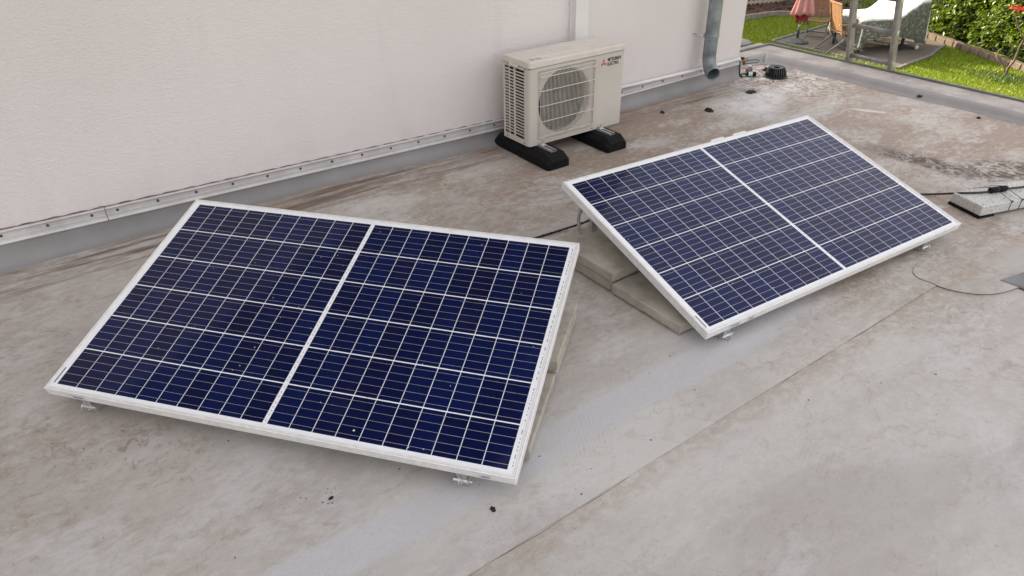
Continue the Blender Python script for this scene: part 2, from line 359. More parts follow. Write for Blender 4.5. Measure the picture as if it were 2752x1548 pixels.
M = dict(
    roof=mat_roof(), plaster=mat_plaster(), cell=mat_cell(), concrete=mat_concrete('concrete_slab', (.44, .405, .345)), granite=mat_granite(),
    backsheet=coat('white_backsheet', (.80, .81, .82)), ribbon=coat('tinned_ribbon', (.62, .60, .62), .35, .6),
    frame=simple('brushed_aluminium_frame', (.78, .765, .745), .42, .15, .04, 30), alu=simple('aluminium', (.55, .55, .55), .45, .7, .10, 14, dirt=(.3, .26, .22), dirta=.35),
    ladder=simple('grey_oxidised_aluminium', (.27, .25, .24), .55, .08, .15, 10, bump=.15), bolt=simple('zinc_bolt', (.62, .62, .63), .35, .8, .1, 40),
    strip=simple('flashing_aluminium', (.60, .58, .57), .5, .25, .06, 6, dirt=(.36, .31, .27), dirta=.35, kind='World'), upstand=simple('membrane_upstand', (.238, .230, .226), .55, 0, .08, 2.5, dirt=(.27, .22, .18), dirta=.5, kind='World', bump=.12, bs=30),
    rim=simple('rim_membrane', (.33, .30, .275), .6, 0, .16, 5, dirt=(.50, .47, .445), dirta=.7, kind='World', bump=.2, bs=25), rimedge=simple('rim_edge_dark', (.145, .145, .145), .6, 0, .15, 6, bump=.2),
    pvc=simple('white_pvc', (.72, .70, .69), .45, 0, .04, 5), zinc=simple('weathered_zinc', (.27, .30, .31), .42, .55, .18, 7, dirt=(.14, .16, .18), dirta=.7, bump=.08, bs=20),
    acbeige=simple('beige_painted_steel', (.545, .505, .45), .42, 0, .035, 3, dirt=(.42, .38, .32), dirta=.2), aclid=simple('beige_lid_paint', (.63, .58, .52), .42, 0, .05, 5, dirt=(.44, .40, .34), dirta=.35),
    dark=simple('dark_interior', (.018, .018, .018), .6, 0, .2, 10), screw=simple('dull_screw', (.09, .08, .07), .6, .3, .2, 40), fan=simple('dark_grey_fan', (.02, .02, .02), .5, 0, .1, 10), wire=simple('cream_coated_wire', (.66, .62, .55), .4, 0, .05, 20),
    rubber=simple('black_rubber', (.0075, .0075, .008), .75, 0, .25, 20, dirt=(.03, .027, .024), dirta=.4, bump=.3, bs=120, spec=.2), red=simple('logo_red', (.48, .012, .02), .4, 0, .02, 5), ink=simple('black_ink', (.02, .02, .02), .5, 0, .02, 5),
    sticker=simple('white_sticker', (.62, .62, .68), .35, 0, .05, 60), print=simple('grey_print', (.22, .22, .25), .5, 0, .3, 200),
    cable=simple('black_cable', (.014, .014, .015), .5, 0, .1, 30), conduit=simple('grey_conduit', (.34, .33, .31), .5, 0, .1, 30), strainer=simple('black_strainer_plastic', (.014, .017, .017), .45, 0, .2, 20, dirt=(.10, .08, .06), dirta=.35),
    patch=simple('patch_membrane', (.455, .44, .415), .55, 0, .06, 4, dirt=(.34, .265, .21), dirta=.4, kind='World', bump=.15, bs=60), bead=simple('brown_dirt_bead', (.215, .17, .13), .95, 0, .4, 9, kind='World'), moss=simple('dark_moss', (.030, .021, .012), .95, 0, .4, 60, bump=.8, bs=120), speck=simple('dark_debris', (.035, .025, .018), .95, 0, .4, 60), brass=simple('old_brass', (.30, .17, .06), .5, .6, .25, 30, dirt=(.06, .04, .03), dirta=.6),
    bluelabel=simple('pale_blue_label', (.42, .60, .66), .5, 0, .1, 20), rust=simple('rusty_clear_jar', (.27, .16, .11), .3, 0, .3, 30, dirt=(.5, .48, .45), dirta=.6),
    darkmem=simple('dark_grey_membrane', (.19, .19, .19), .6, 0, .1, 8, bump=.2),
    tile=simple('red_roof_tiles', (.23, .09, .06), .8, 0, .2, 3), darkboard=simple('dark_brown_board', (.045, .026, .016), .7, 0, .2, 3), gwall=simple('garage_render', (.5, .47, .44), .9, 0, .05, 4),
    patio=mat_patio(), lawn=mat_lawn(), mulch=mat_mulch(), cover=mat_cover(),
    kerb=mat_concrete('sandstone_kerb', (.19, .15, .115), .8), edging=mat_concrete('grey_edging', (.27, .245, .21), .8), cobble=mat_concrete('grey_cobble', (.20, .195, .185), .8),
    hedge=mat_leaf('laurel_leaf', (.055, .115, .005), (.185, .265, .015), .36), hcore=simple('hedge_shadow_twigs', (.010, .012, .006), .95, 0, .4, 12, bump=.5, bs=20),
    bush=mat_leaf('bright_bush_leaf', (.10, .19, .02), (.20, .30, .04), .4), darkhedge=mat_leaf('dark_hedge_leaf', (.018, .045, .010), (.045, .09, .015), .25), redleaf=mat_leaf('red_maple_leaf', (.42, .012, .010), (.68, .05, .02), .4), purple=mat_leaf('purple_leaf', (.05, .018, .018), (.10, .035, .03), .3),
    grass=mat_leaf('grass_blade', (.13, .21, .006), (.29, .36, .014), .35), weed=mat_leaf('weed_leaf', (.07, .14, .02), (.16, .22, .05), .35),
    bark=simple('grey_bark', (.15, .105, .08), .9, 0, .3, 14, bump=.7, bs=30), bark2=simple('old_trunk_bark', (.13, .105, .085), .95, 0, .3, 8, bump=.8, bs=16), fence=simple('pale_fence_paint', (.48, .42, .33), .7, 0, .1, 6),
    teak=simple('reddish_teak', (.22, .105, .065), .6, 0, .2, 16, dirt=(.12, .07, .05), dirta=.4), teak2=simple('honey_teak', (.35, .19, .095), .55, 0, .2, 14, dirt=(.2, .08, .03), dirta=.4), legalu=simple('grey_chair_legs', (.17, .172, .175), .45, .4, .1, 10), legdark=simple('dark_chair_legs', (.05, .05, .052), .5, .2, .1, 10),
    pink=simple('faded_pink_canvas', (.50, .235, .225), .85, 0, .08, 5, bump=.15, bs=80), crimson=simple('crimson_canvas', (.34, .03, .05), .85, 0, .1, 6), base=simple('dark_grey_parasol_base', (.10, .105, .10), .8, 0, .2, 8, dirt=(.16, .17, .13), dirta=.5, bump=.3, bs=40), pole=simple('parasol_pole', (.07, .085, .10), .45, .3, .1, 10),
    barrel=simple('grey_barrel_plastic', (.09, .09, .093), .6, 0, .1, 4), whitebag=simple('white_cloth_weight', (.62, .60, .57), .8, 0, .1, 10),
)
G = -2.7                                      # garden level
# strip heights along the wall
def strip_bottom(x): return .153-.0242*(x-1.337) if x < 4.15 else .085+.0132*(x-4.15)

# ================================================================== SETTING
# garage roof under everything
XR, YB, HX = 7.495, .435, 6.497
roof = struct(empty('flat_roof', (0, 0, 0)), 'grey weathered membrane roof with brown stains')
XI, YI = 7.10, .15                            # toe of the rim
m = MB(); m.span((-7, -8.2, -.25), (XR-.02, -.03, -.006)); m.span((HX+.02, -.03, -.25), (XR-.02, YB-.02, -.006)); m.build('roof_deck', M['gwall'], roof)
def sheet(x0, x1, y0, y1, z, name='membrane_sheet'):
    P = []; nx, ny = int((x1-x0)/.12)+1, max(2, int((y1-y0)/.12)+1)
    for j in range(ny+1):
        row = []
        for i in range(nx+1):
            x, y = x0+(x1-x0)*i/nx, y0+(y1-y0)*j/ny
            row.append((x, y, z+.0012*math.sin(x*5.1+1.7*math.sin(y*2.3))*math.sin(y*4.3+x*.8)))
        P.append(row)
    mb = MB().grid(P)
    # skirt gives the sheet its thickness along the free edges
    mb.box(((x0+x1)/2, y0+.001, z-.0035), (x1-x0, .002, .003))
    o = mb.build(name, M['roof'], roof, smooth=True); return o
sheet(-7, XI+.06, -2.632, -.02, .0)
sheet(-7, XI+.06, -4.9, -2.60, -.0045)
sheet(-7, XI+.06, -8.2, -4.87, -.009)
sheet(HX-.02, XI+.06, -.03, YI+.05, -.0015)
# thin dirty lap bead
lb = MB()
xs = np.arange(-3, 7.0, .09)
lb.tube([(x, -2.6335+.0025*math.sin(x*7)+.002*math.sin(x*23), -.0046+.0005*math.sin(x*3.7)) for x in xs], .0008, 5); lb.build('lap_bead', M['bead'], roof)
# upstand along the wall
def lift(x): k = min(1, max(0, (4.1-x)/1.2)); return .008+.032*k*k*(3-2*k)
P, Q = [], []
for x in np.linspace(-7, HX, 150):
    t = strip_bottom(x); wv = .005*math.sin(x*3.1)+.003*math.sin(x*8.7)+.002*math.sin(x*21); l = lift(x)
    P.append([(x, -.070+wv, l), (x, -.050+wv, l+.005), (x, -.034+wv*.5, l+.016), (x, -.022, l+.036), (x, -.014, (l+.036)*.5+t*.5), (x, -.010, t+.02)])
    Q.append([(x, -.50, .0006), (x, -.36+wv, .002+l*.12), (x, -.22, .003+l*.42), (x, -.13+wv, .001+l*.75), (x, -.085+wv, l*.95+.0005), (x, -.060+wv, l+.0022), (x, -.03, l+.003)])
MB().grid([[r[k] for r in P] for k in range(6)]).build('wall_upstand', M['upstand'], roof, smooth=True)
MB().grid([[r[k] for r in Q] for k in range(7)]).build('membrane_cant', M['roof'], roof, smooth=True)
MB().tube([(r[2][0], -.22+.012*math.sin(r[2][0]*.9), r[2][2]-.0002) for r in Q], .0011, 5).build('lap_bead', M['bead'], roof)
P = []                                        # same round the house corner
for y in np.linspace(-.02, YI, 12):
    P.append([(HX+.12, y, .0012), (HX+.07, y, .006), (HX+.03, y, .03), (HX+.016, y, .08), (HX+.008, y, .14)])
MB().grid([[r[k] for r in P] for k in range(5)]).build('wall_upstand', M['upstand'], roof, smooth=True)
# raised rim: toe -> inner top -> outer top, mitred at the corner
prof = [(0, .0015), (.03, .006), (.05, .018), (.068, .033), (.09, .041), (.12, .0445), (.22, .046), (.32, .046), (.368, .046)]
ys = [-8.2]+list(np.linspace(-4, -.1, 60))
rows = []
for k, (d, z) in enumerate(prof):
    row = []
    for y in ys: row.append((XI+d+.006*math.sin(y*2.7)*(k < 6)+.004*math.sin(y*7.1)*(k < 4), y, z))
    for a in np.linspace(.1, 1, 8):            # rounded inner corner
        rr = max(0, .12-d); row.append((XI+d-rr*(1-math.cos(a*math.pi/2))*1., YI-.12+.12*a+d*a, z)) if a < 1 else row.append((XI+d, YI+d, z))
    rows.append(row)
MB().grid(rows[:6]).build('rim_slope', M['upstand'], roof, smooth=True); MB().grid(rows[5:]).build('roof_rim', M['rim'], roof, smooth=True)  # darker slope colour: shading of its facing painted in, plus cleaner membrane
rows = []
for d, z in prof:
    rows.append([(x if x < XI else x+d, YI+d, z) for x in [HX+.004]+list(np.linspace(HX+.1, XI-.02, 8))+[XI]])
MB().grid(rows[:6]).build('rim_slope', M['upstand'], roof, smooth=True); MB().grid(rows[5:]).build('roof_rim', M['rim'], roof, smooth=True)
m = MB(); e0 = XR-.028
m.box(((e0+XR)/2, (-8.2+YB)/2, .03), (.028, 8.2+YB, .062)); m.build('rim_edge', M['rimedge'], roof, bevel=.006)
m = MB(); m.box(((HX+e0)/2, YB-.014, .03), (e0-HX, .028, .062)); m.build('rim_edge', M['rimedge'], roof, bevel=.006)
# round repair patch and its dark corner
pp = [(4.615, -2.60), (4.605, -2.545), (4.64, -2.505), (4.72, -2.483), (4.80, -2.483), (5.0, -2.53), (5.2, -2.585), (5.5, -2.66), (5.6, -2.75), (5.5, -2.95), (5.2, -3.0), (5.0, -2.90), (4.90, -2.858), (4.80, -2.842), (4.70, -2.80), (4.64, -2.73), (4.61, -2.66)]
def smoothpoly(p, n=3):
    for _ in range(n):
        q = []
        for i in range(len(p)):
            a, b_ = p[i], p[(i+1) % len(p)]
            q += [(.75*a[0]+.25*b_[0], .75*a[1]+.25*b_[1]), (.25*a[0]+.75*b_[0], .25*a[1]+.75*b_[1])]
        p = q
    return p
sp = smoothpoly(pp, 2)
MB().prism(sp, -.004, .0045).build('repair_patch', M['roof'], roof)
m = MB(); m.tube([(x, y, .001) for x, y in sp+sp[:1]], .0013, 5, False); m.build('patch_edge', M['speck'], roof)
cx_, cy_ = 6.69, -.62
m = MB(); m.tube([(cx_+.13*math.cos(a)*1.2, cy_+.11*math.sin(a), .0005) for a in np.linspace(-2.9, .1, 24)], .0018, 5); m.build('round_patch_edge', M['bead'], roof)
m = MB().add([(4.865, -2.775, .0035), (5.45, -2.935, .0035), (5.45, -3.25, .0035), (4.89, -3.12, .0035), (4.872, -2.785, .010), (5.45, -2.945, .05), (5.44, -3.24, .05), (4.90, -3.11, .012)],
    [(0, 1, 5, 4), (1, 2, 6, 5), (2, 3, 7, 6), (3, 0, 4, 7), (4, 5, 6, 7), (3, 2, 1, 0)])
o = m.build('roof_curb', M['darkmem'], None, bevel=.004); tag(o, 'dark grey sloping roof curb on the round patch at the right edge', 'roof curb')

# garage walls below
m = MB(); m.span((-7, -8.2, G-.1), (XR-.06, -8.0, -.256)); m.span((XR-.26, -7.998, G-.1), (XR-.06, YB-.3, -.256)); m.span((HX+.02, YB-.298, G-.1), (XR-.06, YB-.06, -.256))
m.build('garage_wall', M['gwall'], roof)

# garden ground sheet
def gz(x, y): return G
m = MB().grid([[(x, y, G-.03) for x in (-80, -20, 7, 12, 20, 30, 80)] for y in (-80, -20, 0, 12, 20, 80)])
struct(m.build('lawn', M['lawn']), 'green garden lawn beyond the roof')
o = MB().prism([(17.85, 4.28), (19.4, 4.36), (21.0, 4.75), (21.2, 7.8), (19.3, 7.66), (17.82, 7.56)], G-.08, G-.012).build('patio', M['patio']); struct(o, 'grey brown paved patio under the garden furniture')
# bark bed at the back
bp = [(18.0, 9.85), (19.3, 9.62), (20.46, 9.47), (20.85, 9.05), (21.6, 8.55), (22.2, 7.9), (22.4, 6.2), (27, 5.6), (27, 13), (18, 13)]
o = MB().prism(bp, G-.1, G+.03).build('bark_bed', M['mulch']); struct(o, 'dark brown bark mulch bed behind the patio')
m = MB()
ch = rng.uniform(0, 1, (2600, 6))
for q in ch:
    x, y = 18.5+q[0]*7, 6.2+q[1]*6
    if y < 9.7-.02*(x-19) and x < 20.6: continue
    if x < 22.3 and y < 8.6-(x-21.6)*.9: continue
    a = q[2]*6.3; l = .03+.05*q[3]; t = (q[4]-.5)*.8
    d = Vector((math.cos(a)*l, math.sin(a)*l, t*l)); s_ = Vector((-math.sin(a), math.cos(a), q[5]-.5))*l*.4; p = Vector((x, y, G+.045))
    m.add([p-d-s_, p+d-s_, p+d+s_, p-d+s_], [(0, 1, 2, 3)])
o = m.build('bark_chips', M['mulch']); o['kind'] = 'stuff'; o['label'] = 'loose brown bark chips on the bed'; o['category'] = 'bark'
# patio edge cobbles (too small to pick apart singly)
m = MB()
def cob(a, b_):
    a, b_ = Vector((*a, 0)), Vector((*b_, 0)); n = int((b_-a).length/.115); d = (b_-a).normalized(); ang = math.atan2(d.y, d.x)
    for i in range(n):
        p = a+(b_-a)*((i+.5)/n); m.box((p.x+random.uniform(-.01, .01), p.y+random.uniform(-.01, .01), G-.015), (.10, .09, .07), (random.uniform(-.08, .08), random.uniform(-.08, .08), ang+random.uniform(-.1, .1)))
cob((17.82, 7.56), (19.3, 7.66)); cob((19.3, 7.66), (21.2, 7.8)); cob((17.85, 4.28), (19.4, 4.36)); cob((19.4, 4.36), (20.6, 4.66)); cob((17.85, 4.28), (17.82, 7.56))
o = m.build('patio_edging', M['cobble'], bevel=.012); o['kind'] = 'stuff'; o['label'] = 'row of small grey cobbles edging the patio'; o['category'] = 'cobbles'
# bed edging: long stones
be = empty('bed_edging', (19.3, 9.6, G)); tag(be, 'grey brown stone edging between lawn and bark bed', 'edging')
ep = [(17.9, 9.82), (18.75, 9.66), (19.5, 9.56), (20.1, 9.48), (20.48, 9.42), (20.8, 9.05), (21.2, 8.75), (21.6, 8.45)]
for a, b_ in zip(ep[:-1], ep[1:]):
    va, vb = Vector((a[0]-19.3, a[1]-9.6, .02)), Vector((b_[0]-19.3, b_[1]-9.6, .02+random.uniform(-.02, .02)))
    MB().bar(va, vb-(vb-va)*.02, .09, .2).build('edging_stone', M['edging'], be, bevel=.015)

# ================================================================== HOUSE
house = tag(empty('house', (0, 4, G)), 'pale pinkish plastered house wall along the left of the roof', 'house')
HT = 6.05
m = MB(); m.span((-9, -.0, -2.6-.1-G), (HX, .3, HT-G)); wallo = m.build('wall', M['plaster'], house, loc=(0, -4, 0))
m = MB(); m.span((HX-.3, .3, -2.7-.1-G), (HX-.001, 8, HT-G)); m.span((-9, 8, -2.7-.1-G), (HX-.001, 8.3, HT-G)); m.span((-9, .301, -2.8-G), (-8.7, 8, HT-G)); m.build('wall', M['plaster'], house, loc=(0, -4, 0))
m = MB(); z0 = HT-G
m.add([(-9.6, -.65, z0+.02), (HX+.5, -.65, z0+.02), (HX+.5, 4.15, z0+2.6), (-9.6, 4.15, z0+2.6), (HX+.5, 8.95, z0+.02), (-9.6, 8.95, z0+.02),
       (-9.6, -.65, z0+.2), (HX+.5, -.65, z0+.2), (HX+.5, 4.15, z0+2.8), (-9.6, 4.15, z0+2.8), (HX+.5, 8.95, z0+.2), (-9.6, 8.95, z0+.2)],
      [(0, 3, 2, 1), (3, 5, 4, 2), (6, 7, 8, 9), (9, 8, 10, 11), (0, 1, 7, 6), (5, 11, 10, 4), (1, 2, 8, 7), (2, 4, 10, 8), (0, 6, 9, 3), (3, 9, 11, 5)])
m.build('roof', M['tile'], house, loc=(0, -4, 0))
# added unseen dark boards up the wall, there to darken the panels' reflection
board = MB().span((-9, -.022, 0), (HX-.01, -.001, .175)).mesh('added_dark_board', M['darkboard'])
for k in range(22): inst(board, 'added_dark_board', house, (0, -4, 1.95+.18*k-G), (R(1.5), 0, 0))
# aluminium flashing strip, ridged, in three lengths, and its screws
scr = MB().lathe([(.0068, 0), (.0068, .0025), (.005, .0045), (.002, .0055)], 10).mesh('screw', M['screw'])
for (xa, xb) in ((-7, 1.786), (1.789, 4.30), (4.303, HX-.005)):
    P = []
    for x in (xa, xb):
        zb = strip_bottom(x if x != 4.30 else 4.149); hgt = .066 if x < 4.31 and xb < 5 else .052
        pr = [(0, -.008), (.0, -.019), (.005, -.022), (.011, -.020), (.014, -.014), (.38*hgt, -.0135), (.40*hgt, -.0165), (.46*hgt, -.0165), (.48*hgt, -.0135), (.80*hgt, -.0135), (.82*hgt, -.019), (.95*hgt, -.024), (hgt, -.020), (hgt, -.002)]
        P.append([(x, y+4-4, zb+dz) for dz, y in pr])
    st = MB().grid([[r[k] for r in P] for k in range(len(pr))]).build('wall_flashing', M['strip'], house)
    st.location = (0, -4, -G)
    n = 0; x = xb-.06 if xb < 2 else xa+.05
    while xa+.02 < x < xb-.02:
        if x > .6:
            hgt = .066 if xb < 5 else .052
            s_ = inst(scr, 'screw', st, (x, -.0135, strip_bottom(x)+hgt*.64), (R(90), 0, 0))
        x += (-1 if xb < 2 else 1)*(.186 if xb < 5 else .21)
# crumbly gap of dirty sealant above the strip
m = MB(); xs = np.arange(-2, 4.28, .025)
m.tube([(x, -.004, strip_bottom(x)+.0685+.0022*math.sin(x*61)+.0012*math.sin(x*149)) for x in xs], .0026, 5)
o = m.build('sealant_bead', simple('brown_sealant', (.17, .11, .07), .9, 0, .4, 30, bump=.6, bs=90), house); o.location = (0, -4, -G)

# white cable duct
d = tag(empty('cable_duct', (4.75, 0, .5)), 'white plastic cable duct running up the wall above the air conditioner', 'cable duct')
MB().span((-.055, -.06, -.1), (.055, -.0004, 4.5)).build('duct_cover', M['pvc'], d, bevel=.004)
MB().span((-.062, -.018, -.102), (.062, -.0003, 4.5)).build('duct_base', M['pvc'], d, bevel=.002)
# zinc downpipe
dp = tag(empty('downpipe', (5.99, -.11, .1)), 'grey zinc downpipe with open curved outlet beside the house corner', 'downpipe')
path = [(0, 0, 4.5), (0, 0, 2), (0, 0, .345), (0, 0, .20)]
for a in np.linspace(6, 80, 13): path.append((0, -.105*(1-math.cos(R(a))), .20-.125*math.sin(R(a))))
last = Vector(path[-1]); dr = (Vector(path[-1])-Vector(path[-2])).normalized(); path.append(tuple(last+dr*.02))
m = MB(); m.tube(path, .05, 28, False); pip = m.build('pipe', M['zinc'], dp, smooth=True); pip.rotation_euler = (0, 0, R(-24))
md = pip.modifiers.new('s', 'SOLIDIFY'); md.thickness = .0025; md.offset = -1
m = MB(); end = last+dr*.018; m.tube([end-dr*.004, end+dr*.003], .0515, 28, False); o = m.build('outlet_bead', M['zinc'], dp, smooth=True); o.rotation_euler = (0, 0, R(-24)); md = o.modifiers.new('s', 'SOLIDIFY'); md.thickness = .004; md.offset = -1
m = MB(); m.lathe([(.0512, .322), (.054, .324), (.054, .346), (.0512, .348)], 28, cap=False); m.lathe([(.053, .331), (.0565, .335), (.053, .339)], 28, cap=False)
m.box((-.052, .02, .335), (.022, .012, .03)); cl = m.build('clamp', M['zinc'], dp)
MB().tube([(-.055, .022, .335), (-.072, .05, .332), (-.078, .085, .335), (-.078, .111, .337)], .0045, 8).build('clamp_pin', M['bolt'], cl, smooth=True)
# white pipe on the flashing, brass tap end, black wire loop
wp = tag(empty('wall_pipe', (5.9, -.035, .165)), 'thin white pipe along the foot of the wall near the corner', 'pipe')
m = MB(); m.tube([(-1.05, .008, .012), (.0, 0, .002), (.565, 0, .004)], .0125, 12); m.build('pipe', M['pvc'], wp, smooth=True)
for xx in (-.75, -.1, .28): MB().lathe([(.0145, -.006), (.0145, .006)], 12).build('pipe_clip', M['pvc'], wp, loc=(xx, .003 if xx < 0 else 0, .003 if xx > -.2 else .009)).rotation_euler = (0, R(90), 0)
m = MB(); m.tube([(.563, 0, .004), (.60, 0, .004), (.625, 0, -.004)], .010, 10); m.build('black_sleeve', M['rubber'], wp, smooth=True)
m = MB(); m.tube([(.612, 0, .003), (.618, -.005, -.02), (.622, -.008, -.05)], [.012, .014, .010], 10); m.lathe([(.016, -.032), (.018, -.028), (.018, -.018), (.015, -.014)], 6, (.618, -.004, 0)); m.build('brass_valve', M['brass'], wp)
m = MB(); m.tube([(.62, -.01, -.045), (.66, -.03, -.04), (.72, -.06, -.038), (.755, -.05, -.03), (.75, -.03, -.026), (.70, -.01, -.026), (.665, .0, -.03), (.675, .015, -.018), (.70, .02, -.014)], .0035, 7); m.build('wire_loop', M['cable'], wp, smooth=True)

# ================================================================== AIR CONDITIONER
AW, AD, AH = .742, .264, .51
ac = tag(empty('air_conditioner', (4.057, -.406, .098), (0, 0, -.006)), 'cream outdoor air conditioner unit with round fan behind a wire grille', 'air conditioner')
LZ = AH-.042
U0, U1, V0, V1 = .062, .508, .030, LZ-.022         # recess of the grille
FC, FR = (.283, .232), .198
m = MB(); NS = 64
# front face: outer border of the recess, recess step, and bell mouth
def rect(u0, u1, v0, v1, y, r):
    pts = []
    for cx, cz, a0 in ((u1-r, v0+r, -90), (u1-r, v1-r, 0), (u0+r, v1-r, 90), (u0+r, v0+r, 180)):
        for k in range(7): a = R(a0+15*k); pts.append((cx+r*math.cos(a), y, cz+r*math.sin(a)))
    return pts
o1 = rect(.018, AW-.002, 0, LZ-.002, 0, .0035); o2 = rect(U0, U1, V0, V1, 0, .012); o3 = rect(U0+.004, U1-.004, V0+.004, V1-.004, .014, .010)
def ring(mb, A, C):
    n = len(A); mb.add(A+C, [(i, (i+1) % n, n+(i+1) % n, n+i) for i in range(n)])
ring(m, o1, o2); ring(m, o2, o3)
def circ(rad, y, like): 
    out = []
    for p in like:
        a = math.atan2(p[2]-FC[1], p[0]-FC[0]); out.append((FC[0]+rad*math.cos(a), y, FC[1]+rad*math.sin(a)))
    return out
def dense(pts, k=3): return [tuple(Vector(pts[i]).lerp(Vector(pts[(i+1) % len(pts)]), j/k)) for i in range(len(pts)) for j in range(k)]
d3 = []
for i in range(28):
    a, b_ = Vector(o3[i]), Vector(o3[(i+1) % 28]); k = max(1, int((b_-a).length/.03)); d3 += [tuple(a.lerp(b_, j/k)) for j in range(k)]
c1 = circ(FR+.006, .014, d3); c2 = circ(FR, .022, d3); c3 = circ(FR-.003, .06, d3)
ring(m, d3, c1); ring(m, c1, c2); ring(m, c2, c3)
# rounded left front edge, right side, back, bottom
lf = [(.018, 0), (.010, .0018), (.004, .007), (.0, .018), (0, .030)]
m.grid([[(x, y, zz) for x, y in lf] for zz in (0, LZ-.002)])
m.add([(AW-.002, 0, 0), (AW, .004, 0), (AW, AD, 0), (AW-.002, 0, LZ-.002), (AW, .004, LZ-.002), (AW, AD, LZ-.002)], [(0, 1, 4, 3), (1, 2, 5, 4)])
m.add([(AW, AD, 0), (0, AD, 0), (0, AD, LZ-.002), (AW, AD, LZ-.002)], [(0, 1, 2, 3)])
m.add([(.0, .03, .001), (.018, 0, .001), (AW, 0, .001), (AW, AD, .001), (0, AD, .001)], [(4, 3, 2, 1, 0)])
smooth_angle(m.build('casing', M['acbeige'], ac), 35)
MB().span((.002, .0025, LZ-.004), (AW-.003, AD, LZ+.001)).build('lid_joint', M['dark'], ac)
lid = MB(); lid.prism([(x, y) for x, y in ((-.004, .02), (-.002, .006), (.006, -.003), (.02, -.005), (AW+.001, -.005), (AW+.003, 0), (AW+.003, AD+.003), (-.004, AD+.003))], LZ, AH-.004)
lo = lid.build('lid', M['aclid'], ac, bevel=.007, seg=3)
for yy in (.075, .13, .19): MB().box((AW/2-.02, yy, AH-.0035), (AW*.86, .006, .003)).build('lid_rib', M['aclid'], lo, bevel=.0014)
MB().span((-.013, .10, LZ-.012), (-.004, .19, LZ+.006)).build('handle', M['aclid'], ac, bevel=.004)
# printed marks on the lid
for xx in (.055, .10):
    m = MB(); 
    P0 = [(xx+.016*math.cos(a), .05+.016*math.sin(a), AH-.0032) for a in np.linspace(0, 2*math.pi, 20, endpoint=False)]; P1 = [(xx+.012*math.cos(a), .05+.012*math.sin(a), AH-.0032) for a in np.linspace(0, 2*math.pi, 20, endpoint=False)]
    ring(m, P0, P1); m.box((xx, .05, AH-.0032), (.018, .003, .0004)); m.build('printed_mark', M['print'], lo)
# side grille: stiles and slats with open slots, dark fins inside
zlo, zhi = .035, LZ-.018
m = MB(); m.span((0, .030, 0), (.002, .052, LZ-.002)); m.span((0, .138, zlo), (.002, .156, zhi)); m.span((0, .195, zlo), (.002, .206, zhi)); m.span((0, .246, 0), (.002, AD-.0005, LZ-.002)); m.span((0, .052, 0), (.002, .246, zlo)); m.span((0, .052, zhi), (.002, .246, LZ-.002))
m.build('side_panel', M['acbeige'], ac)
ns = 22; ph = (zhi-zlo)/ns
slat = MB().span((.0003, .052, -.0038), (.0042, .246, .0038)).mesh('side_slat', M['acbeige'])
for k in range(1, ns): inst(slat, 'side_slat', ac, (0, 0, zlo+ph*k))
m = MB(); m.span((.03, .06, .02), (.06, .25, LZ-.02)); m.span((.03, .20, .01), (AW-.2, .25, LZ-.02)); m.build('heat_exchanger', M['dark'], ac)
# fan
fan = MB(); fan.lathe([(.05, -.02), (.048, .02), (.03, .03)], 20)
fo = fan.build('fan', M['fan'], ac, smooth=True, loc=(FC[0], .09, FC[1])); fo.rotation_euler = (R(90), 0, 0)
for k in range(3):
    P = []
    for r_ in np.linspace(.04, FR-.012, 6):
        P.append([(r_*math.cos(a), r_*math.sin(a), -.025+.05*(a-a0)/1.5) for a0 in (k*2.094+(r_-.04)*2.2,) for a in np.linspace(a0, a0+1.5, 9)])
    b_ = MB().grid(P).build('fan_blade', M['fan'], fo, smooth=True)
MB().span((FC[0]-.012, .12, .02), (FC[0]+.012, .14, LZ-.03)).build('motor_bracket', M['dark'], ac)
# wire grille
gr = MB(); nw = 43
for k in range(nw):
    u = U0+.012+(U1-U0-.024)*k/(nw-1)
    gr.tube([(u, .006, V1-.004), (u, -.004, V1-.012), (u, -.013, V1-.035), (u, -.013, V0+.022), (u, -.006, V0+.008), (u, .004, V0+.003)], .0014, 5, False)
go = gr.build('grille_wires', M['wire'], ac); go['kind'] = 'stuff'
for v_ in (V0+.010, V0+.022, V0+.115, V0+.210, V0+.300, V1-.035, V1-.012):
    yy = -.0155 if V0+.02 < v_ < V1-.03 else (-.0065 if v_ > .1 else -.008)
    MB().tube([(U0+.006, .006, v_), (U0+.012, yy, v_), (U1-.012, yy, v_), (U1-.006, .006, v_)], .0021, 6).build('grille_bar', M['wire'], go)
sc_ = MB().lathe([(.005, 0), (.005, .002), (.003, .0035)], 10).mesh('screw', M['bolt'])
for u, v_ in ((U0+.008, V0+.008), (U1-.008, V0+.008), (U0+.008, V1-.008), (U1-.008, V1-.008)): inst(sc_, 'screw', ac, (u, .011, v_), (R(90), 0, 0))
sc2 = MB().lathe([(.004, 0), (.004, .002), (.002, .003)], 8).mesh('screw', M['dark'])
for u in (.10, .50): inst(sc2, 'screw', ac, (u, -.0002, .014), (R(90), 0, 0))
for yy in (.05, .225): inst(sc2, 'screw', ac, (0, yy, .012), (R(90), 0, R(-90)))
for yy in (.045, .215): inst(sc2, 'screw', ac, (0, yy, LZ-.009), (R(90), 0, R(-90)))
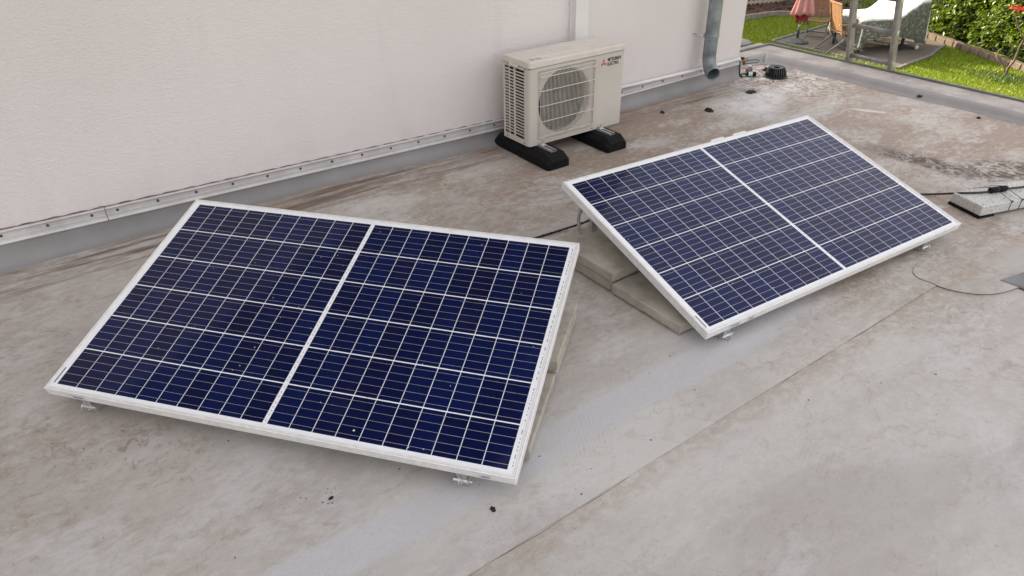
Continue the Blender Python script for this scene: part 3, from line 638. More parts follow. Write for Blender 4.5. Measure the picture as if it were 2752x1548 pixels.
# emblem of three diamonds and the lettering
lm = MB(); cx, cz, h_ = .573, LZ-.055, .026
for a in (90, 210, 330):
    d_ = Vector((math.cos(R(a)), 0, math.sin(R(a)))); n_ = Vector((-d_.z, 0, d_.x)); c_ = Vector((cx, -.0008, cz))
    lm.add([c_, c_+d_*h_*.5+n_*h_*.2887, c_+d_*h_, c_+d_*h_*.5-n_*h_*.2887], [(0, 3, 2, 1)])
lm.build('emblem', M['red'], ac)
def text(txt, size, loc, mat, name, parent, sx=1., rot=(R(90), 0, 0)):
    cu = bpy.data.curves.new('t', 'FONT'); cu.body = txt; cu.size = size; cu.extrude = .0002; cu.offset = size*.02
    to = bpy.data.objects.new('t', cu); col.objects.link(to); bpy.context.view_layer.update()
    me = bpy.data.meshes.new_from_object(to); bpy.data.objects.remove(to)
    me.materials.clear(); me.materials.append(mat); o = bpy.data.objects.new(name, me); col.objects.link(o)
    o.parent = parent; o.location = loc; o.rotation_euler = rot; o.scale = (sx, 1, 1); return o
text('MITSUBISHI', .0285, (.604, -.0012, cz+.006), M['ink'], 'lettering', ac, .78)
text('ELECTRIC', .0285, (.604, -.0012, cz-.021), M['ink'], 'lettering', ac, .78)

# rubber feet with rail, bolt
def foot(x0, label):
    f = tag(empty('mounting_foot', (x0, -.592, 0.001)), label, 'mounting foot', 'rubber mounting feet under the air conditioner')
    L_, W_, H_ = .572, .172, .088
    m = MB()
    # section across x, with chamfered ends
    def sec(y, wb, wt, h): return [(W_/2-wb/2, y, 0), (W_/2+wb/2, y, 0), (W_/2+wb/2, y, h*.62), (W_/2+wt/2, y, h), (W_/2-wt/2, y, h), (W_/2-wb/2, y, h*.62)]
    S_ = [sec(0, W_*.86, W_*.62, H_*.60), sec(.016, W_, W_*.66, H_*.72), sec(.042, W_, W_*.70, H_), sec(L_-.042, W_, W_*.70, H_), sec(L_-.016, W_, W_*.66, H_*.72), sec(L_, W_*.86, W_*.62, H_*.60)]
    vs = [p for s_ in S_ for p in s_]; fs = [tuple(range(6))[::-1], tuple(range(30, 36))]
    for i in range(5): fs += [(i*6+k, i*6+(k+1) % 6, i*6+6+(k+1) % 6, i*6+6+k) for k in range(6)]
    m.add(vs, fs); fs_ = []
    m.build('rubber_block', M['rubber'], f, bevel=.003)
    m = MB(); a, b_ = W_/2-.021, W_/2+.021
    m.span((a, .055, H_-.001), (b_, L_-.055, H_+.002)); m.span((a, .055, H_+.002), (a+.003, L_-.055, H_+.0115)); m.span((b_-.003, .055, H_+.002), (b_, L_-.055, H_+.0115))
    m.span((a+.003, .055, H_+.0095), (a+.014, L_-.055, H_+.0115)); m.span((b_-.014, .055, H_+.0095), (b_-.003, L_-.055, H_+.0115))
    m.build('rail', M['alu'], f)
    m = MB(); m.box((W_/2, .166, H_+.014), (.036, .04, .004)); m.lathe([(.013, .016), (.013, .024)], 6, (W_/2, .166, H_)); m.lathe([(.006, .024), (.006, .040)], 10, (W_/2, .166, H_)); m.box((W_/2, .184, H_+.012), (.03, .03, .022)); m.build('bolt', M['bolt'], f)
foot(4.058, 'black rubber foot under the slatted left end of the air conditioner')
foot(4.533, 'black rubber foot under the plain right end of the air conditioner')

# ================================================================== SOLAR PANELS
PL, PW, PT = 1.684, 1.002, .035
cell_w, cell_h = .0776, .1540
LIP = .0115
colx = []
mx, cg = .0205, .015                                   # side margin inside the lip, centre gap
half = (PL-2*LIP-2*mx-cg)/2; pit = half/10
for h_ in (0, 1):
    x0 = -PL/2+LIP+mx+h_*(half+cg)
    colx += [x0+pit*(i+.5) for i in range(10)]
my = .0135; rows_h = (PW-2*LIP-2*my); rpit = rows_h/6
rowy = [LIP+my+rpit*(i+.5) for i in range(6)]
ZC = -.0035
cb = .003
def octo(wd, ht, c_): return [(-wd/2+c_, -ht/2), (wd/2-c_, -ht/2), (wd/2, -ht/2+c_), (wd/2, ht/2-c_), (wd/2-c_, ht/2), (-wd/2+c_, ht/2), (-wd/2, ht/2-c_), (-wd/2, -ht/2+c_)]
cell_me = MB().prism(octo(cell_w, cell_h, .0008), -.0002, 0).mesh('solar_cell', M['cell'])
bus_me = MB().span((-half/2, -.00045, -.0001), (half/2, .00045, .0003)).mesh('busbar', M['ribbon'])
def frame_side(L_, sx):
    """extruded frame profile along x from 0 to L_, outer face at y=0, mitred; grooves on the outer face"""
    pr = [(LIP, -.0028), (LIP, -.0016), (LIP-.001, -.0010), (.0070, -.0010), (.0064, -.0030), (.0046, -.0030), (.0040, 0), (.0012, 0), (0, -.0012), (0, -.0068), (.0034, -.0074), (.0034, -.0112), (0, -.0118), (0, -.0158), (.0034, -.0164), (.0034, -.0202), (0, -.0208), (0, -.0248), (.0034, -.0254), (.0034, -.0292), (0, -.0298), (0, -PT), (.028, -PT), (.028, -PT+.0018), (.0052, -PT+.0018), (.0052, -.0065), (LIP, -.0065)]
    A = [(y, y, z) for y, z in pr]; C = [(L_-y, y, z) for y, z in pr]
    n = len(pr); m = MB(); m.add(A+C, [(i, (i+1) % n, n+(i+1) % n, n+i) for i in range(n)]+[tuple(range(n)), tuple(range(n, 2*n))[::-1]])
    return m
fl_long = frame_side(PL, 1).mesh('frame_side', M['frame']); fl_short = frame_side(PW, 1).mesh('frame_side', M['frame'])
clip_mat = M['frame']
def panel(loc, yaw, tilt, label, clamps, stickers, topclips):
    p = tag(empty('solar_panel', loc), label, 'solar panel', 'solar panels on the flat roof')
    p.rotation_euler = (Matrix.Rotation(yaw, 3, 'Z') @ Matrix.Rotation(tilt, 3, 'X')).to_euler()
    inst(fl_long, 'frame_side', p, (-PL/2, 0, 0)); inst(fl_long, 'frame_side', p, (PL/2, PW, 0), (0, 0, math.pi))
    inst(fl_short, 'frame_side', p, (PL/2, 0, 0), (0, 0, R(90))); inst(fl_short, 'frame_side', p, (-PL/2, PW, 0), (0, 0, R(-90)))
    MB().span((-PL/2+.0025, .0025, -.0062), (PL/2-.0025, PW-.0025, -.0038)).build('backsheet', M['backsheet'], p)
    for x in colx:
        for y in rowy: inst(cell_me, 'solar_cell', p, (x, y, ZC))
    for y in rowy:
        for h_ in (0, 1):
            for k in range(5):
                inst(bus_me, 'busbar', p, (-PL/2+LIP+mx+half/2+h_*(half+cg), y+cell_h*(k-2)*.2, ZC))
    # barcode prints at the margins, dotted ribbon ends along the right one
    MB().span((-PL/2+LIP+.004, .03, ZC-.0002), (-PL/2+LIP+.010, .095, ZC+.0001)).build('printed_mark', M['print'], p)
    m = MB()
    for side in ((PL/2-LIP-.0085,) ,):
        for i in range(6):
            y = rowy[i]-cell_h*.42
            while y < rowy[i]+cell_h*.42:
                l = random.uniform(.003, .016); m.span((side[0]-.0012, y, ZC-.0002), (side[0]+.0012, y+l, ZC+.0001)); y += l+random.uniform(.003, .014)
    for i in range(6):
        y = rowy[i]-cell_h*.45
        while y < rowy[i]+cell_h*.45:
            m.span((-.0012, y, ZC-.0002), (.0008, y+.006, ZC+.0001)); y += random.uniform(.012, .03)
    m.build('ribbon_ends', M['print'], p)['kind'] = 'stuff'
    for k in range(3):                                  # junction boxes underneath
        MB().span((-.35+.35*k-.03, .46, -.030), (-.35+.35*k+.03, .54, -.0065)).build('junction_box', M['rubber'], p, bevel=.003)
    for (x, wd, full) in stickers:
        s_ = MB().box((x, -.0006, -.018), (wd, .0008, .022)).build('sticker', M['sticker'], p)
        MB().box((x+wd*.06, -.0012, -.022), (wd*.7, .0006, .007)).build('barcode', M['print'], s_)
    for x in clamps:
        c_ = MB(); c_.box((x, .004, -PT-.016), (.030, .0035, .040)); c_.box((x, .03, -PT-.002), (.030, .055, .003)); c_.box((x-.0135, .03, -PT-.012), (.003, .055, .020)); c_.box((x+.0135, .03, -PT-.012), (.003, .055, .020))
        co = c_.build('clamp', M['alu'], p, bevel=.001)
        b_ = MB(); b_.tube([(x-.024, -.002, -PT-.036), (x+.022, -.002, -PT-.036)], .0062, 12); b_.tube([(x+.022, -.002, -PT-.036), (x+.026, -.002, -PT-.036)], .0085, 6); b_.tube([(x+.026, -.002, -PT-.036), (x+.036, -.002, -PT-.036)], .0036, 8); b_.build('clamp_bolt', M['bolt'], co)
        b_ = MB(); b_.tube([(x, .004+.014*math.cos(a)-.014, -PT-.030+.020*math.sin(a)) for a in np.linspace(0, 2*math.pi, 20)], .0022, 8, False); b_.build('clamp_ring', M['bolt'], co, smooth=True)
        # support: foot plate rail on the roof, rear strut
        ct, st_ = math.cos(tilt), math.sin(tilt); inv = Matrix.Rotation(-tilt, 3, 'X'); zr = loc[2]-.006
        def w2l(xx, yh, zh): q = inv @ Vector((0, yh, zh-loc[2])); return (xx, q.y, q.z)
        r_ = MB(); r_.bar(w2l(x, .03, .014), w2l(x, PW*ct-.06, .014), .035, .022, inv @ Vector((0, 0, 1))); r_.build('base_rail', M['alu'], p)
        r_ = MB(); r_.bar(w2l(x, PW*ct-.09, .024), (x, PW-.08, -PT-.002), .03, .02); r_.build('rear_strut', M['alu'], p)
        r_ = MB(); r_.bar(w2l(x, .035, .024), (x, .03, -PT-.004), .028, .02); r_.build('front_strut', M['alu'], p)
    for x in topclips:
        MB().box((x, PW+.004, -.004), (.09, .010, .012)).build('edge_clip', M['frame'], p, bevel=.001)
    return p
P1L, P1Y, P1T = (1.875, -1.855, .103), -.893, .281
P2L, P2Y, P2T = (4.272, -2.408, .087), -.073, .274
pan1 = panel(P1L, P1Y, P1T, 'near solar panel of dark blue cells in front of the bare wall', (-.70, .665), ((-.715, .055, 1), (.745, .036, 1)), ())
pan2 = panel(P2L, P2Y, P2T, 'far solar panel with pale sky reflection, right of the air conditioner', (-.715, .60), ((-.69, .055, 1), (-.60, .03, 1)), (-.02+.16, .30))
# bits of bird dirt / leaf flakes on the near panel glass
m = MB()
for _ in range(34):
    x, y = rng.uniform(-.8, .8), rng.uniform(.03, .97); r_ = rng.uniform(.001, .0026)
    m.lathe([(r_, 0), (r_*.5, r_*.35)], 7, (x, y, -.0028))
m.lathe([(.0042, 0), (.002, .0008)], 5, (.30, .06, -.0028)); m.build('dirt_flecks', M['whitebag'], pan1)['kind'] = 'stuff'
m = MB()
for _ in range(40):
    x, y = rng.uniform(-.8, .8), rng.uniform(.03, .97); r_ = rng.uniform(.001, .0024); m.lathe([(r_, 0), (r_*.5, r_*.35)], 7, (x, y, -.0028))
m.build('dirt_flecks', M['whitebag'], pan2)['kind'] = 'stuff'

# ballast slabs 40 x 40 x 5 cm
def slab_mesh(seed):
    rg = random.Random(seed); bm = bmesh.new(); N_ = 12; W_ = .397
    # outline ring subdivided so that the lower edge can crumble
    ring_pts = []
    for a, b_ in (((0, 0), (1, 0)), ((1, 0), (1, 1)), ((1, 1), (0, 1)), ((0, 1), (0, 0))):
        for k in range(N_): ring_pts.append((a[0]+(b_[0]-a[0])*k/N_, a[1]+(b_[1]-a[1])*k/N_))
    ch_ = .003
    def lvl(z, ins, jit, zj): 
        out = []
        for x, y in ring_pts:
            ux, uy = (x-.5)*(W_-2*ins)+W_/2, (y-.5)*(W_-2*ins)+W_/2
            out.append(bm.verts.new((ux+rg.uniform(-jit, jit), uy+rg.uniform(-jit, jit), z+rg.uniform(0, zj))))
        return out
    Ls = [lvl(.0005, .004, .002, .004), lvl(.009, .001, .0012, .003), lvl(.046, .0, .0005, 0), lvl(.0495, ch_, .0004, 0)]
    n = len(ring_pts)
    for A, C in zip(Ls[:-1], Ls[1:]):
        for i in range(n): bm.faces.new((A[i], A[(i+1) % n], C[(i+1) % n], C[i]))
    bm.faces.new(Ls[-1]); bm.faces.new(Ls[0][::-1])
    me = bpy.data.meshes.new('concrete_slab'); bm.to_mesh(me); bm.free(); me.materials.append(M['concrete']); return me
def slab(loc, yaw, label, seed):
    o = bpy.data.objects.new('concrete_slab', slab_mesh(seed)); col.objects.link(o); o.location = loc; o.rotation_euler = (0, 0, yaw)
    tag(o, label, 'concrete slab', 'concrete slabs weighing down the panels'); return o
slab((3.432, -1.811, .006), 0, 'lower concrete slab under the raised one at the far panel', 1)
slab((3.427, -2.216, .005), 0, 'single concrete slab lying on the roof below the far panel edge', 2)
slab((3.421, -1.826, .0595), .006, 'raised concrete slab resting on another beside the far panel', 3)
u1 = Vector((math.cos(P1Y), math.sin(P1Y), 0)); up1 = Vector((-math.sin(P1Y), math.cos(P1Y), 0))
def slab1(s, z, label, seed, dx=0):
    p = Vector((2.539, -2.399, 0))+up1*s-u1*(.397-dx); slab((p.x, p.y, z), P1Y, label, seed)
slab1(-.004, .005, 'low concrete slab under the right edge of the near panel', 4)
slab1(.403, .005, 'bottom slab of the pair at the raised end of the near panel', 5)
slab1(.393, .0585, 'top slab of the pair at the raised end of the near panel', 6, .004)

# ================================================================== SMALL THINGS ON THE ROOF
def cable(name, pts, r, mat, label, cat='cable', n=8, sub=6):
    # Catmull-Rom through pts
    P = [Vector(p) for p in pts]; Q = [P[0]]+P+[P[-1]]; out = []
    for i in range(1, len(Q)-2):
        for k in range(sub):
            t = k/sub; a, b_, c_, d_ = Q[i-1], Q[i], Q[i+1], Q[i+2]
            out.append(.5*((2*b_)+(c_-a)*t+(2*a-5*b_+4*c_-d_)*t*t+(3*b_-a-3*c_+d_)*t**3))
    out.append(P[-1]); o = MB().tube(out, r, n).build(name, mat, None, smooth=True)
    return tag(o, label, cat), out
c_, pts_ = cable('power_cable', [(3.10, -1.20, .006), (3.30, -1.205, .006), (3.47, -1.215, .006), (3.61, -1.235, .012), (3.73, -1.27, .03), (3.85, -1.31, .06), (4.1, -1.42, .12)], .0052, M['cable'], 'black cable crossing the roof between the two panels')
for k in range(2, len(pts_)-8, 2):
    p, q = pts_[k], pts_[k+1]; d_ = (q-p).normalized()
    MB().tube([p, p+d_*.006], .0068, 8).build('cable_wrap', M['cable'], c_)
cable('conduit', [(3.555, -1.463, .105), (3.552, -1.455, .135), (3.565, -1.435, .19), (3.60, -1.44, .235), (3.68, -1.47, .26), (3.80, -1.50, .27)], .0085, M['conduit'], 'short grey bent conduit rising from the raised slab to the far panel', 'conduit')
# granite kerb stone with rubber pad, cable, connector and ties
KX, KY, KA = 5.425, -2.43, -.31
kb = tag(empty('granite_block', (KX, KY, 0), (0, 0, KA)), 'speckled light grey granite block on a black pad at the right edge', 'granite block')
# block axes: long side runs to the right (away), short side towards the wall
m = MB(); m.span((0, 0, .014), (.95, .19, .069)); m.build('stone', M['granite'], kb, bevel=.006)
m = MB(); m.span((-.004, .0, .0), (.10, .196, .0135)); m.span((.45, 0, 0), (.6, .196, .0135)); m.build('rubber_pad', M['rubber'], kb)
kr = Matrix.Rotation(KA, 3, 'Z')
def kp(a, b_, z): q = kr @ Vector((a, b_, 0)); return (KX+q.x, KY+q.y, z)
cable('extension_cable', [(5.05, -1.86, .10), (5.20, -1.93, .06), (5.34, -2.01, .022), (5.45, -2.085, .008), (5.52, -2.155, .014), kp(.0+.02, .165, .072), kp(.06, .145, .0755), kp(.14, .118, .079), kp(.30, .105, .082), kp(.45, .10, .077), kp(.95, .09, .076)], .0058, M['cable'], 'black cable running from the far panel over the granite block')
cn = tag(empty('cable_connector', kp(.21, .112, .086), (0, 0, KA-.06)), 'black plug connector joined in the cable on the granite block', 'connector')
def tubex(mb, x0, x1, r): mb.tube([(x0, 0, 0), (x1, 0, 0)], r, 14)
m = MB(); m.tube([(-.052, 0, 0), (-.046, 0, 0), (-.006, 0, 0)], [.010, .0155, .0165], 14); smooth_angle(m.build('plug', M['rubber'], cn), 30)
m = MB(); m.tube([(-.006, 0, 0), (.012, 0, 0)], .0125, 14); smooth_angle(m.build('collar', M['cable'], cn), 30)
m = MB(); m.tube([(.012, 0, 0), (.05, 0, 0), (.062, 0, 0)], [.0165, .0165, .011], 14); smooth_angle(m.build('socket', M['rubber'], cn), 30)
for i, a in enumerate((.155, .225)):
    m = MB(); z0_ = .0705
    m.tube([kp(a-.012, .192, .02), kp(a-.010, .192, z0_), kp(a+.01, .12, .1015), kp(a+.02, .09, .098), kp(a+.035, -.002, z0_), kp(a+.03, -.003, .016)], .0016, 6)
    m.lathe([(.0045, -.004), (.0045, .004)], 8, kp(a+.035, -.004, z0_))
    tag(m.build('cable_tie', M['cable'], None), ('left' if i == 0 else 'right')+' thin black tie strapping the connector to the granite block', 'cable tie', 'ties on the granite block')
# roof drain strainer
DX, DY = 6.795, -.165
dn = tag(empty('drain_strainer', (DX, DY, 0)), 'black plastic domed drain strainer in the roof corner', 'drain strainer'); dn.scale = (1, 1, .72)
m = MB(); m.lathe([(.098, 0), (.098, .008), (.088, .012), (.08, .012)], 28); m.build('flange', M['strainer'], dn)
m = MB(); m.lathe([(.068, .01), (.061, .06), (.052, .098)], 24); m.build('inner_cup', M['dark'], dn, smooth=True)
rb = MB().add(*[([(.070, -.0045, .008), (.086, -.0035, .008), (.082, -.0035, .05), (.066, -.003, .104), (.058, -.003, .110), (.050, -.003, .100), (.070, .0045, .008), (.086, .0035, .008), (.082, .0035, .05), (.066, .003, .104), (.058, .003, .110), (.050, .003, .100)],
    [(0, 1, 2, 3, 4, 5), (11, 10, 9, 8, 7, 6), (0, 6, 7, 1), (1, 7, 8, 2), (2, 8, 9, 3), (3, 9, 10, 4), (4, 10, 11, 5), (5, 11, 6, 0)])]).__class__ if False else None
rv = [(.070, -.0045, .008), (.086, -.0045, .008), (.082, -.004, .05), (.066, -.0035, .104), (.058, -.0035, .110), (.050, -.0035, .100)]
rbm = MB().add(rv+[(x, -y, z) for x, y, z in rv], [(0, 1, 2, 3, 4, 5), (11, 10, 9, 8, 7, 6), (0, 6, 7, 1), (1, 7, 8, 2), (2, 8, 9, 3), (3, 9, 10, 4), (4, 10, 11, 5), (5, 11, 6, 0)]).mesh('rib', M['strainer'])
for k in range(26): inst(rbm, 'rib', dn, (0, 0, 0), (0, 0, 2*math.pi*k/26))
m = MB(); m.lathe([(.060, .096), (.056, .104), (.03, .104), (.026, .098)], 26); m.build('top_ring', M['strainer'], dn)
# moss ring and clumps
def clump(loc, r, flat, seed):
    rg = random.Random(seed); bm = bmesh.new(); bmesh.ops.create_icosphere(bm, subdivisions=3, radius=1)
    ph_ = [rg.uniform(0, 6) for _ in range(6)]
    for v in bm.verts:
        c = v.co; k = 1+.22*math.sin(c.x*5+ph_[0])*math.sin(c.y*6+ph_[1])+.16*math.sin(c.z*9+ph_[2]+c.x*7)+rg.uniform(-.13, .13)
        v.co = Vector((c.x*k*r, c.y*k*r*.7, max(-.05, c.z*k)*r*flat))
    me = bpy.data.meshes.new('moss_clump'); bm.to_mesh(me); bm.free(); me.materials.append(M['moss'])
    o = bpy.data.objects.new('moss_clump', me); col.objects.link(o); o.location = loc; o.rotation_euler = (0, 0, rg.uniform(0, 6)); return o
for k, (x, y, r_, fl, lab) in enumerate((
        (5.377, -.253, .024, .6, 'dark moss clump left of the drainpipe outlet, nearest the air conditioner'), (5.67, -.431, .032, .7, 'round dark moss clump on the roof below the drainpipe outlet'),
        (6.27, -.33, .05, .3, 'flat patch of dark mud between drainpipe outlet and strainer'), (6.89, -.02, .045, .45, 'dark moss lump against the rim behind the drain strainer'),
        (3.145, -.163, .017, .5, 'small dark moss crumb near the wall above the near panel'), (2.335, -2.488, .010, .6, 'small dark moss crumb below the corner of the near panel'),
        (1.966, -2.159, .008, .5, 'tiny dark moss crumb in front of the near panel'), (7.15, -1.19, .028, .4, 'dark moss crumb at the foot of the rim right of the ladder'), (7.02, -1.68, .018, .5, 'small dark moss crumb near the rim at the right edge'))):
    tag(clump((x, y, .001 if x < 7.1 else .012), r_, fl, 11+k), lab, 'moss', 'moss clumps on the roof')
m = MB()
for _ in range(420):
    t = random.random()
    if t < .25: a = random.uniform(0, 6.3); r_ = random.uniform(.09, .45); x, y = DX+r_*math.cos(a), DY+r_*math.sin(a)*.7
    elif t < .4: x, y = 6.25+random.gauss(0, .16), -.36+random.gauss(0, .07)
    elif t < .55: x, y = 6.1+random.gauss(0, .3), -2.05+random.gauss(0, .15)
    elif t < .58: x, y = 1.95+random.gauss(0, .03), -2.15+random.gauss(0, .04)
    else: x, y = random.uniform(1.2, 7), random.uniform(-3.1, -.2)
    if x > 7.05 or y > .1 or (x < HX+.12 and y > -.13): continue
    s_ = random.uniform(.0008, .0028)*(1 if t > .4 else 1.7); a = random.uniform(0, 6.3)
    m.box((x, y, s_*.4), (s_*random.uniform(1, 3), s_, s_*.8), (0, random.uniform(-.3, .3), a))
o = m.build('roof_debris', M['speck']); o['kind'] = 'stuff'; o['label'] = 'scattered dark crumbs of moss and grit on the roof'; o['category'] = 'debris'
# cartridge and jar by the drain
ct = tag(empty('sealant_cartridge', (6.625, -.03, .019), (0, 0, -.75)), 'small black bottle with pale blue label lying near the strainer', 'bottle')
m = MB(); m.tube([(-.02, 0, 0), (.055, 0, 0)], .018, 16); smooth_angle(m.build('body', M['rubber'], ct), 30)
m = MB(); m.tube([(-.006, 0, 0), (.026, 0, 0)], .0186, 16); smooth_angle(m.build('label_band', M['bluelabel'], ct), 30)
m = MB(); m.tube([(-.02, 0, 0), (-.035, 0, 0), (-.085, 0, -.004)], [.014, .007, .003], 10); smooth_angle(m.build('nozzle', M['cable'], ct), 30)
jr = tag(empty('glass_jar', (6.70, .03, .002)), 'small rust brown jar with white cap behind the black bottle', 'jar')
m = MB(); m.lathe([(.018, 0), (.028, .008), (.030, .03), (.022, .05), (.012, .056)], 18); smooth_angle(m.build('body', M['rust'], jr), 40)
m = MB(); m.lathe([(.014, .056), (.014, .064), (.011, .066)], 14); m.build('cap', M['pvc'], jr)

# ladder
ld = tag(empty('ladder', (8.24, -.54, G), (0, 0, .0)), 'grey aluminium ladder leaning over the roof edge from the garden', 'ladder')
sl_ = (7.533-8.24)/(.06-G); top = 1.6
def lx(z): return sl_*(z-G)
for yy in (.189, -.189):
    m = MB(); a, b_ = Vector((lx(G), yy, 0)), Vector((lx(top), yy, top-G)); m.bar(a, b_, .028, .072, (0, 0, 1)); s_ = m.build('stile', M['ladder'], ld, bevel=.004)
    m = MB(); n_ = (b_-a).normalized(); 
    side = .0145 if yy > 0 else -.0145
    m.bar(a+Vector((0, side*1.0, 0)), b_+Vector((0, side, 0)), .004, .05); m.build('stile_web', M['ladder'], s_)
z_ = .096
zs = [z_+.2535*k for k in range(-10, 6)]
for z in zs:
    MB().tube([(lx(z), -.176, z-G), (lx(z), .176, z-G)], .0165, 14).build('rung', M['ladder'], ld, smooth=True)
    m = MB(); m.box((lx(z), -.2065, z-G), (.03, .006, .034), (0, -.25, 0)); m.build('rung_plug', M['bolt'], ld, bevel=.002)

# ================================================================== GARDEN
def gtag(o, *a): return tag(o, *a)
# covered table: table hidden below, draped cover
ta = Vector((.93, -.37, 0)).normalized(); tb = Vector((.37, .93, 0)).normalized(); T0 = Vector((18.26, 5.50, 0))
tbl = gtag(empty('garden_table', (T0.x, T0.y, G), (0, 0, math.atan2(ta.y, ta.x))), 'garden table standing under the grey weathered cover', 'table')
MB().span((.03, .03, .70), (1.3, 1.05, .735)).build('table_top', M['legdark'], tbl)
for x, y in ((.06, .06), (1.25, .06), (.06, 1.0), (1.25, 1.0)): MB().span((x-.025, y-.025, 0), (x+.025, y+.025, .70)).build('leg', M['legdark'], tbl)
MB().span((.085, .05, .60), (1.225, .075, .70)).build('apron', M['legdark'], tbl)
def cover_h(u, v):     # height of the sheet over the furniture (u along, v back)
    h = .765+.015*math.sin(u*5)*math.sin(v*6)-.012*math.exp(-((u-.7)/.3)**2)
    k = max(0, (u-.85)/.80); k = k*k*(3-2*k) if k < 1 else 1
    vv = .55+.45*min(1, max(0, (v-.0)/.5))
    fold = .024*math.sin((u*1.5-v*.9)*15)*k*(1-k*.6)
    return h+k*.46*(.74+.26*min(1, v/.5))+fold
U, V = 1.70, 1.12; nu, nv = 44, 30
rows = []
def hem(u):            # hem height above the patio along the front
    return .34-.02*math.sin(u*6)-.12*max(0, (u-.9)/.8)
for j in range(-8, nv+9):
    row = []
    for i in range(-8, nu+9):
        u, v = U*min(max(i, 0), nu)/nu, V*min(max(j, 0), nv)/nv
        ou, ov = (i/8 if i < 0 else ((i-nu)/8 if i > nu else 0)), (j/8 if j < 0 else ((j-nv)/8 if j > nv else 0))
        drop = max(abs(ou), abs(ov)); h = cover_h(u, v)
        if drop > 0:
            hb = hem(u) if ov < 0 else .30
            if u > 1.5: hb = .12
            if u < .05 and v < .2: hb = .12
            h = h+(hb-h)*drop**.9
        flare = .035*drop**.5+.03*drop
        wav = .022*drop*math.sin((u+v)*19+1)
        sgn_u = -1 if ou < 0 else (1 if ou > 0 else 0); sgn_v = -1 if ov < 0 else (1 if ov > 0 else 0)
        u2, v2 = u+sgn_u*(flare+wav)*(1 if ou else 0), v+sgn_v*(flare+wav)*(1 if ov else 0)
        p = ta*u2+tb*v2; row.append((p.x, p.y, h))
    rows.append(row)
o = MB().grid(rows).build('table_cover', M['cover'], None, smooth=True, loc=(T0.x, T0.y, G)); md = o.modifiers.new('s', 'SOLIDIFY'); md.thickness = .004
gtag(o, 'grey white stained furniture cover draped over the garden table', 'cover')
# loose corner flap hanging at the near left corner
P = []
for i in range(9):
    P.append([(T0.x-.02+.03*j+.015*math.sin(i*1.3+j), T0.y-.06-.025*j-.02*math.cos(i*1.1+j*.8), G+.55-.05*i*(1-.12*j)+.0) for j in range(4)])
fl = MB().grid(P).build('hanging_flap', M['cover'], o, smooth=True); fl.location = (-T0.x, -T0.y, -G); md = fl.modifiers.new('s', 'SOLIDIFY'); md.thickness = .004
bm = bmesh.new(); bmesh.ops.create_icosphere(bm, subdivisions=2, radius=1)
for v in bm.verts: v.co = Vector((v.co.x*.045, v.co.y*.045, v.co.z*.06*(1-.2*v.co.x)+.055))
me = bpy.data.meshes.new('b'); bm.to_mesh(me); bm.free(); me.materials.append(M['whitebag']); me.shade_smooth()
o = bpy.data.objects.new('weight_bag', me); col.objects.link(o); o.location = (19.72, 4.86, G-.012); gtag(o, 'small white cloth weight on the paving at the cover corner', 'weight')

# folding garden chairs; local: seat faces +x
def chair(loc, rz, label, wood, legm, wd=.46):
    c = gtag(empty('garden_chair', (*loc, G-.012), (0, 0, rz)), label, 'chair', 'slatted garden chairs on the patio'); h_ = wd/2
    # back stiles: from front foot up through seat to back top
    def back(z): return -.02-.22*(z-.42)-.06*max(0, z-.7)
    for s_ in (-1, 1):
        MB().bar((.30, s_*h_, 0), (-.02, s_*h_, .42), .025, .035).build('leg', legm, c, bevel=.004)
        MB().bar((-.36, s_*(h_+.027), 0), (.22, s_*(h_+.027), .42), .025, .035).build('leg', legm, c, bevel=.004)
        MB().bar((-.02, s_*h_, .42), (back(1.08), s_*h_, 1.08), .026, .032).build('back_stile', wood, c, bevel=.004)
        m = MB(); m.box((.04, s_*(h_+.045), .64), (.42, .05, .022)); a_ = m.build('armrest', wood, c, bevel=.006)
        MB().bar((.2, s_*(h_+.045), .63), (.22, s_*(h_+.027), .42), .022, .022).build('arm_support', legm, c)
        MB().bar((back(.64)+.0, s_*(h_+.02), .636), (back(.64)-.02, s_*(h_+.06), .636), .03, .02).build('arm_bracket', legm, c)
    for x, z in ((-.31, .04), (.26, .05)): MB().bar((x, -h_-.02, z), (x, h_+.02, z), .02, .03).build('stretcher', legm, c)
    sl = MB().span((-.022, -h_+.014, -.008), (.022, h_-.014, .008)).mesh('seat_slat', wood)
    for k in range(8): inst(sl, 'seat_slat', c, (.0+.052*k, 0, .43-.012*math.sin(k/7*3.1)))
    for s_ in (-1, 1): MB().bar((-.03, s_*(h_-.03), .412), (.40, s_*(h_-.03), .412), .022, .02).build('seat_rail', wood, c)
    bs = MB().span((-.007, -h_+.012, -.020), (.007, h_-.012, .020)).mesh('back_slat', wood)
    for k in range(13):
        z = .50+.046*k; inst(bs, 'back_slat', c, (back(z)+.008, 0, z), (0, -.22, 0))
    MB().box((back(1.09), 0, 1.09), (.024, wd+.03, .045), (0, -.25, 0)).build('top_rail', wood, c, bevel=.006)
    return c
chair((18.17, 6.06), math.atan2(-.42, .9), 'honey coloured slatted garden chair with its back to the roof', M['teak2'], M['legalu'])
chair((19.12, 7.18), math.atan2(-.45, -.9), 'reddish brown slatted garden chair behind the folded parasol', M['teak'], M['legalu'])
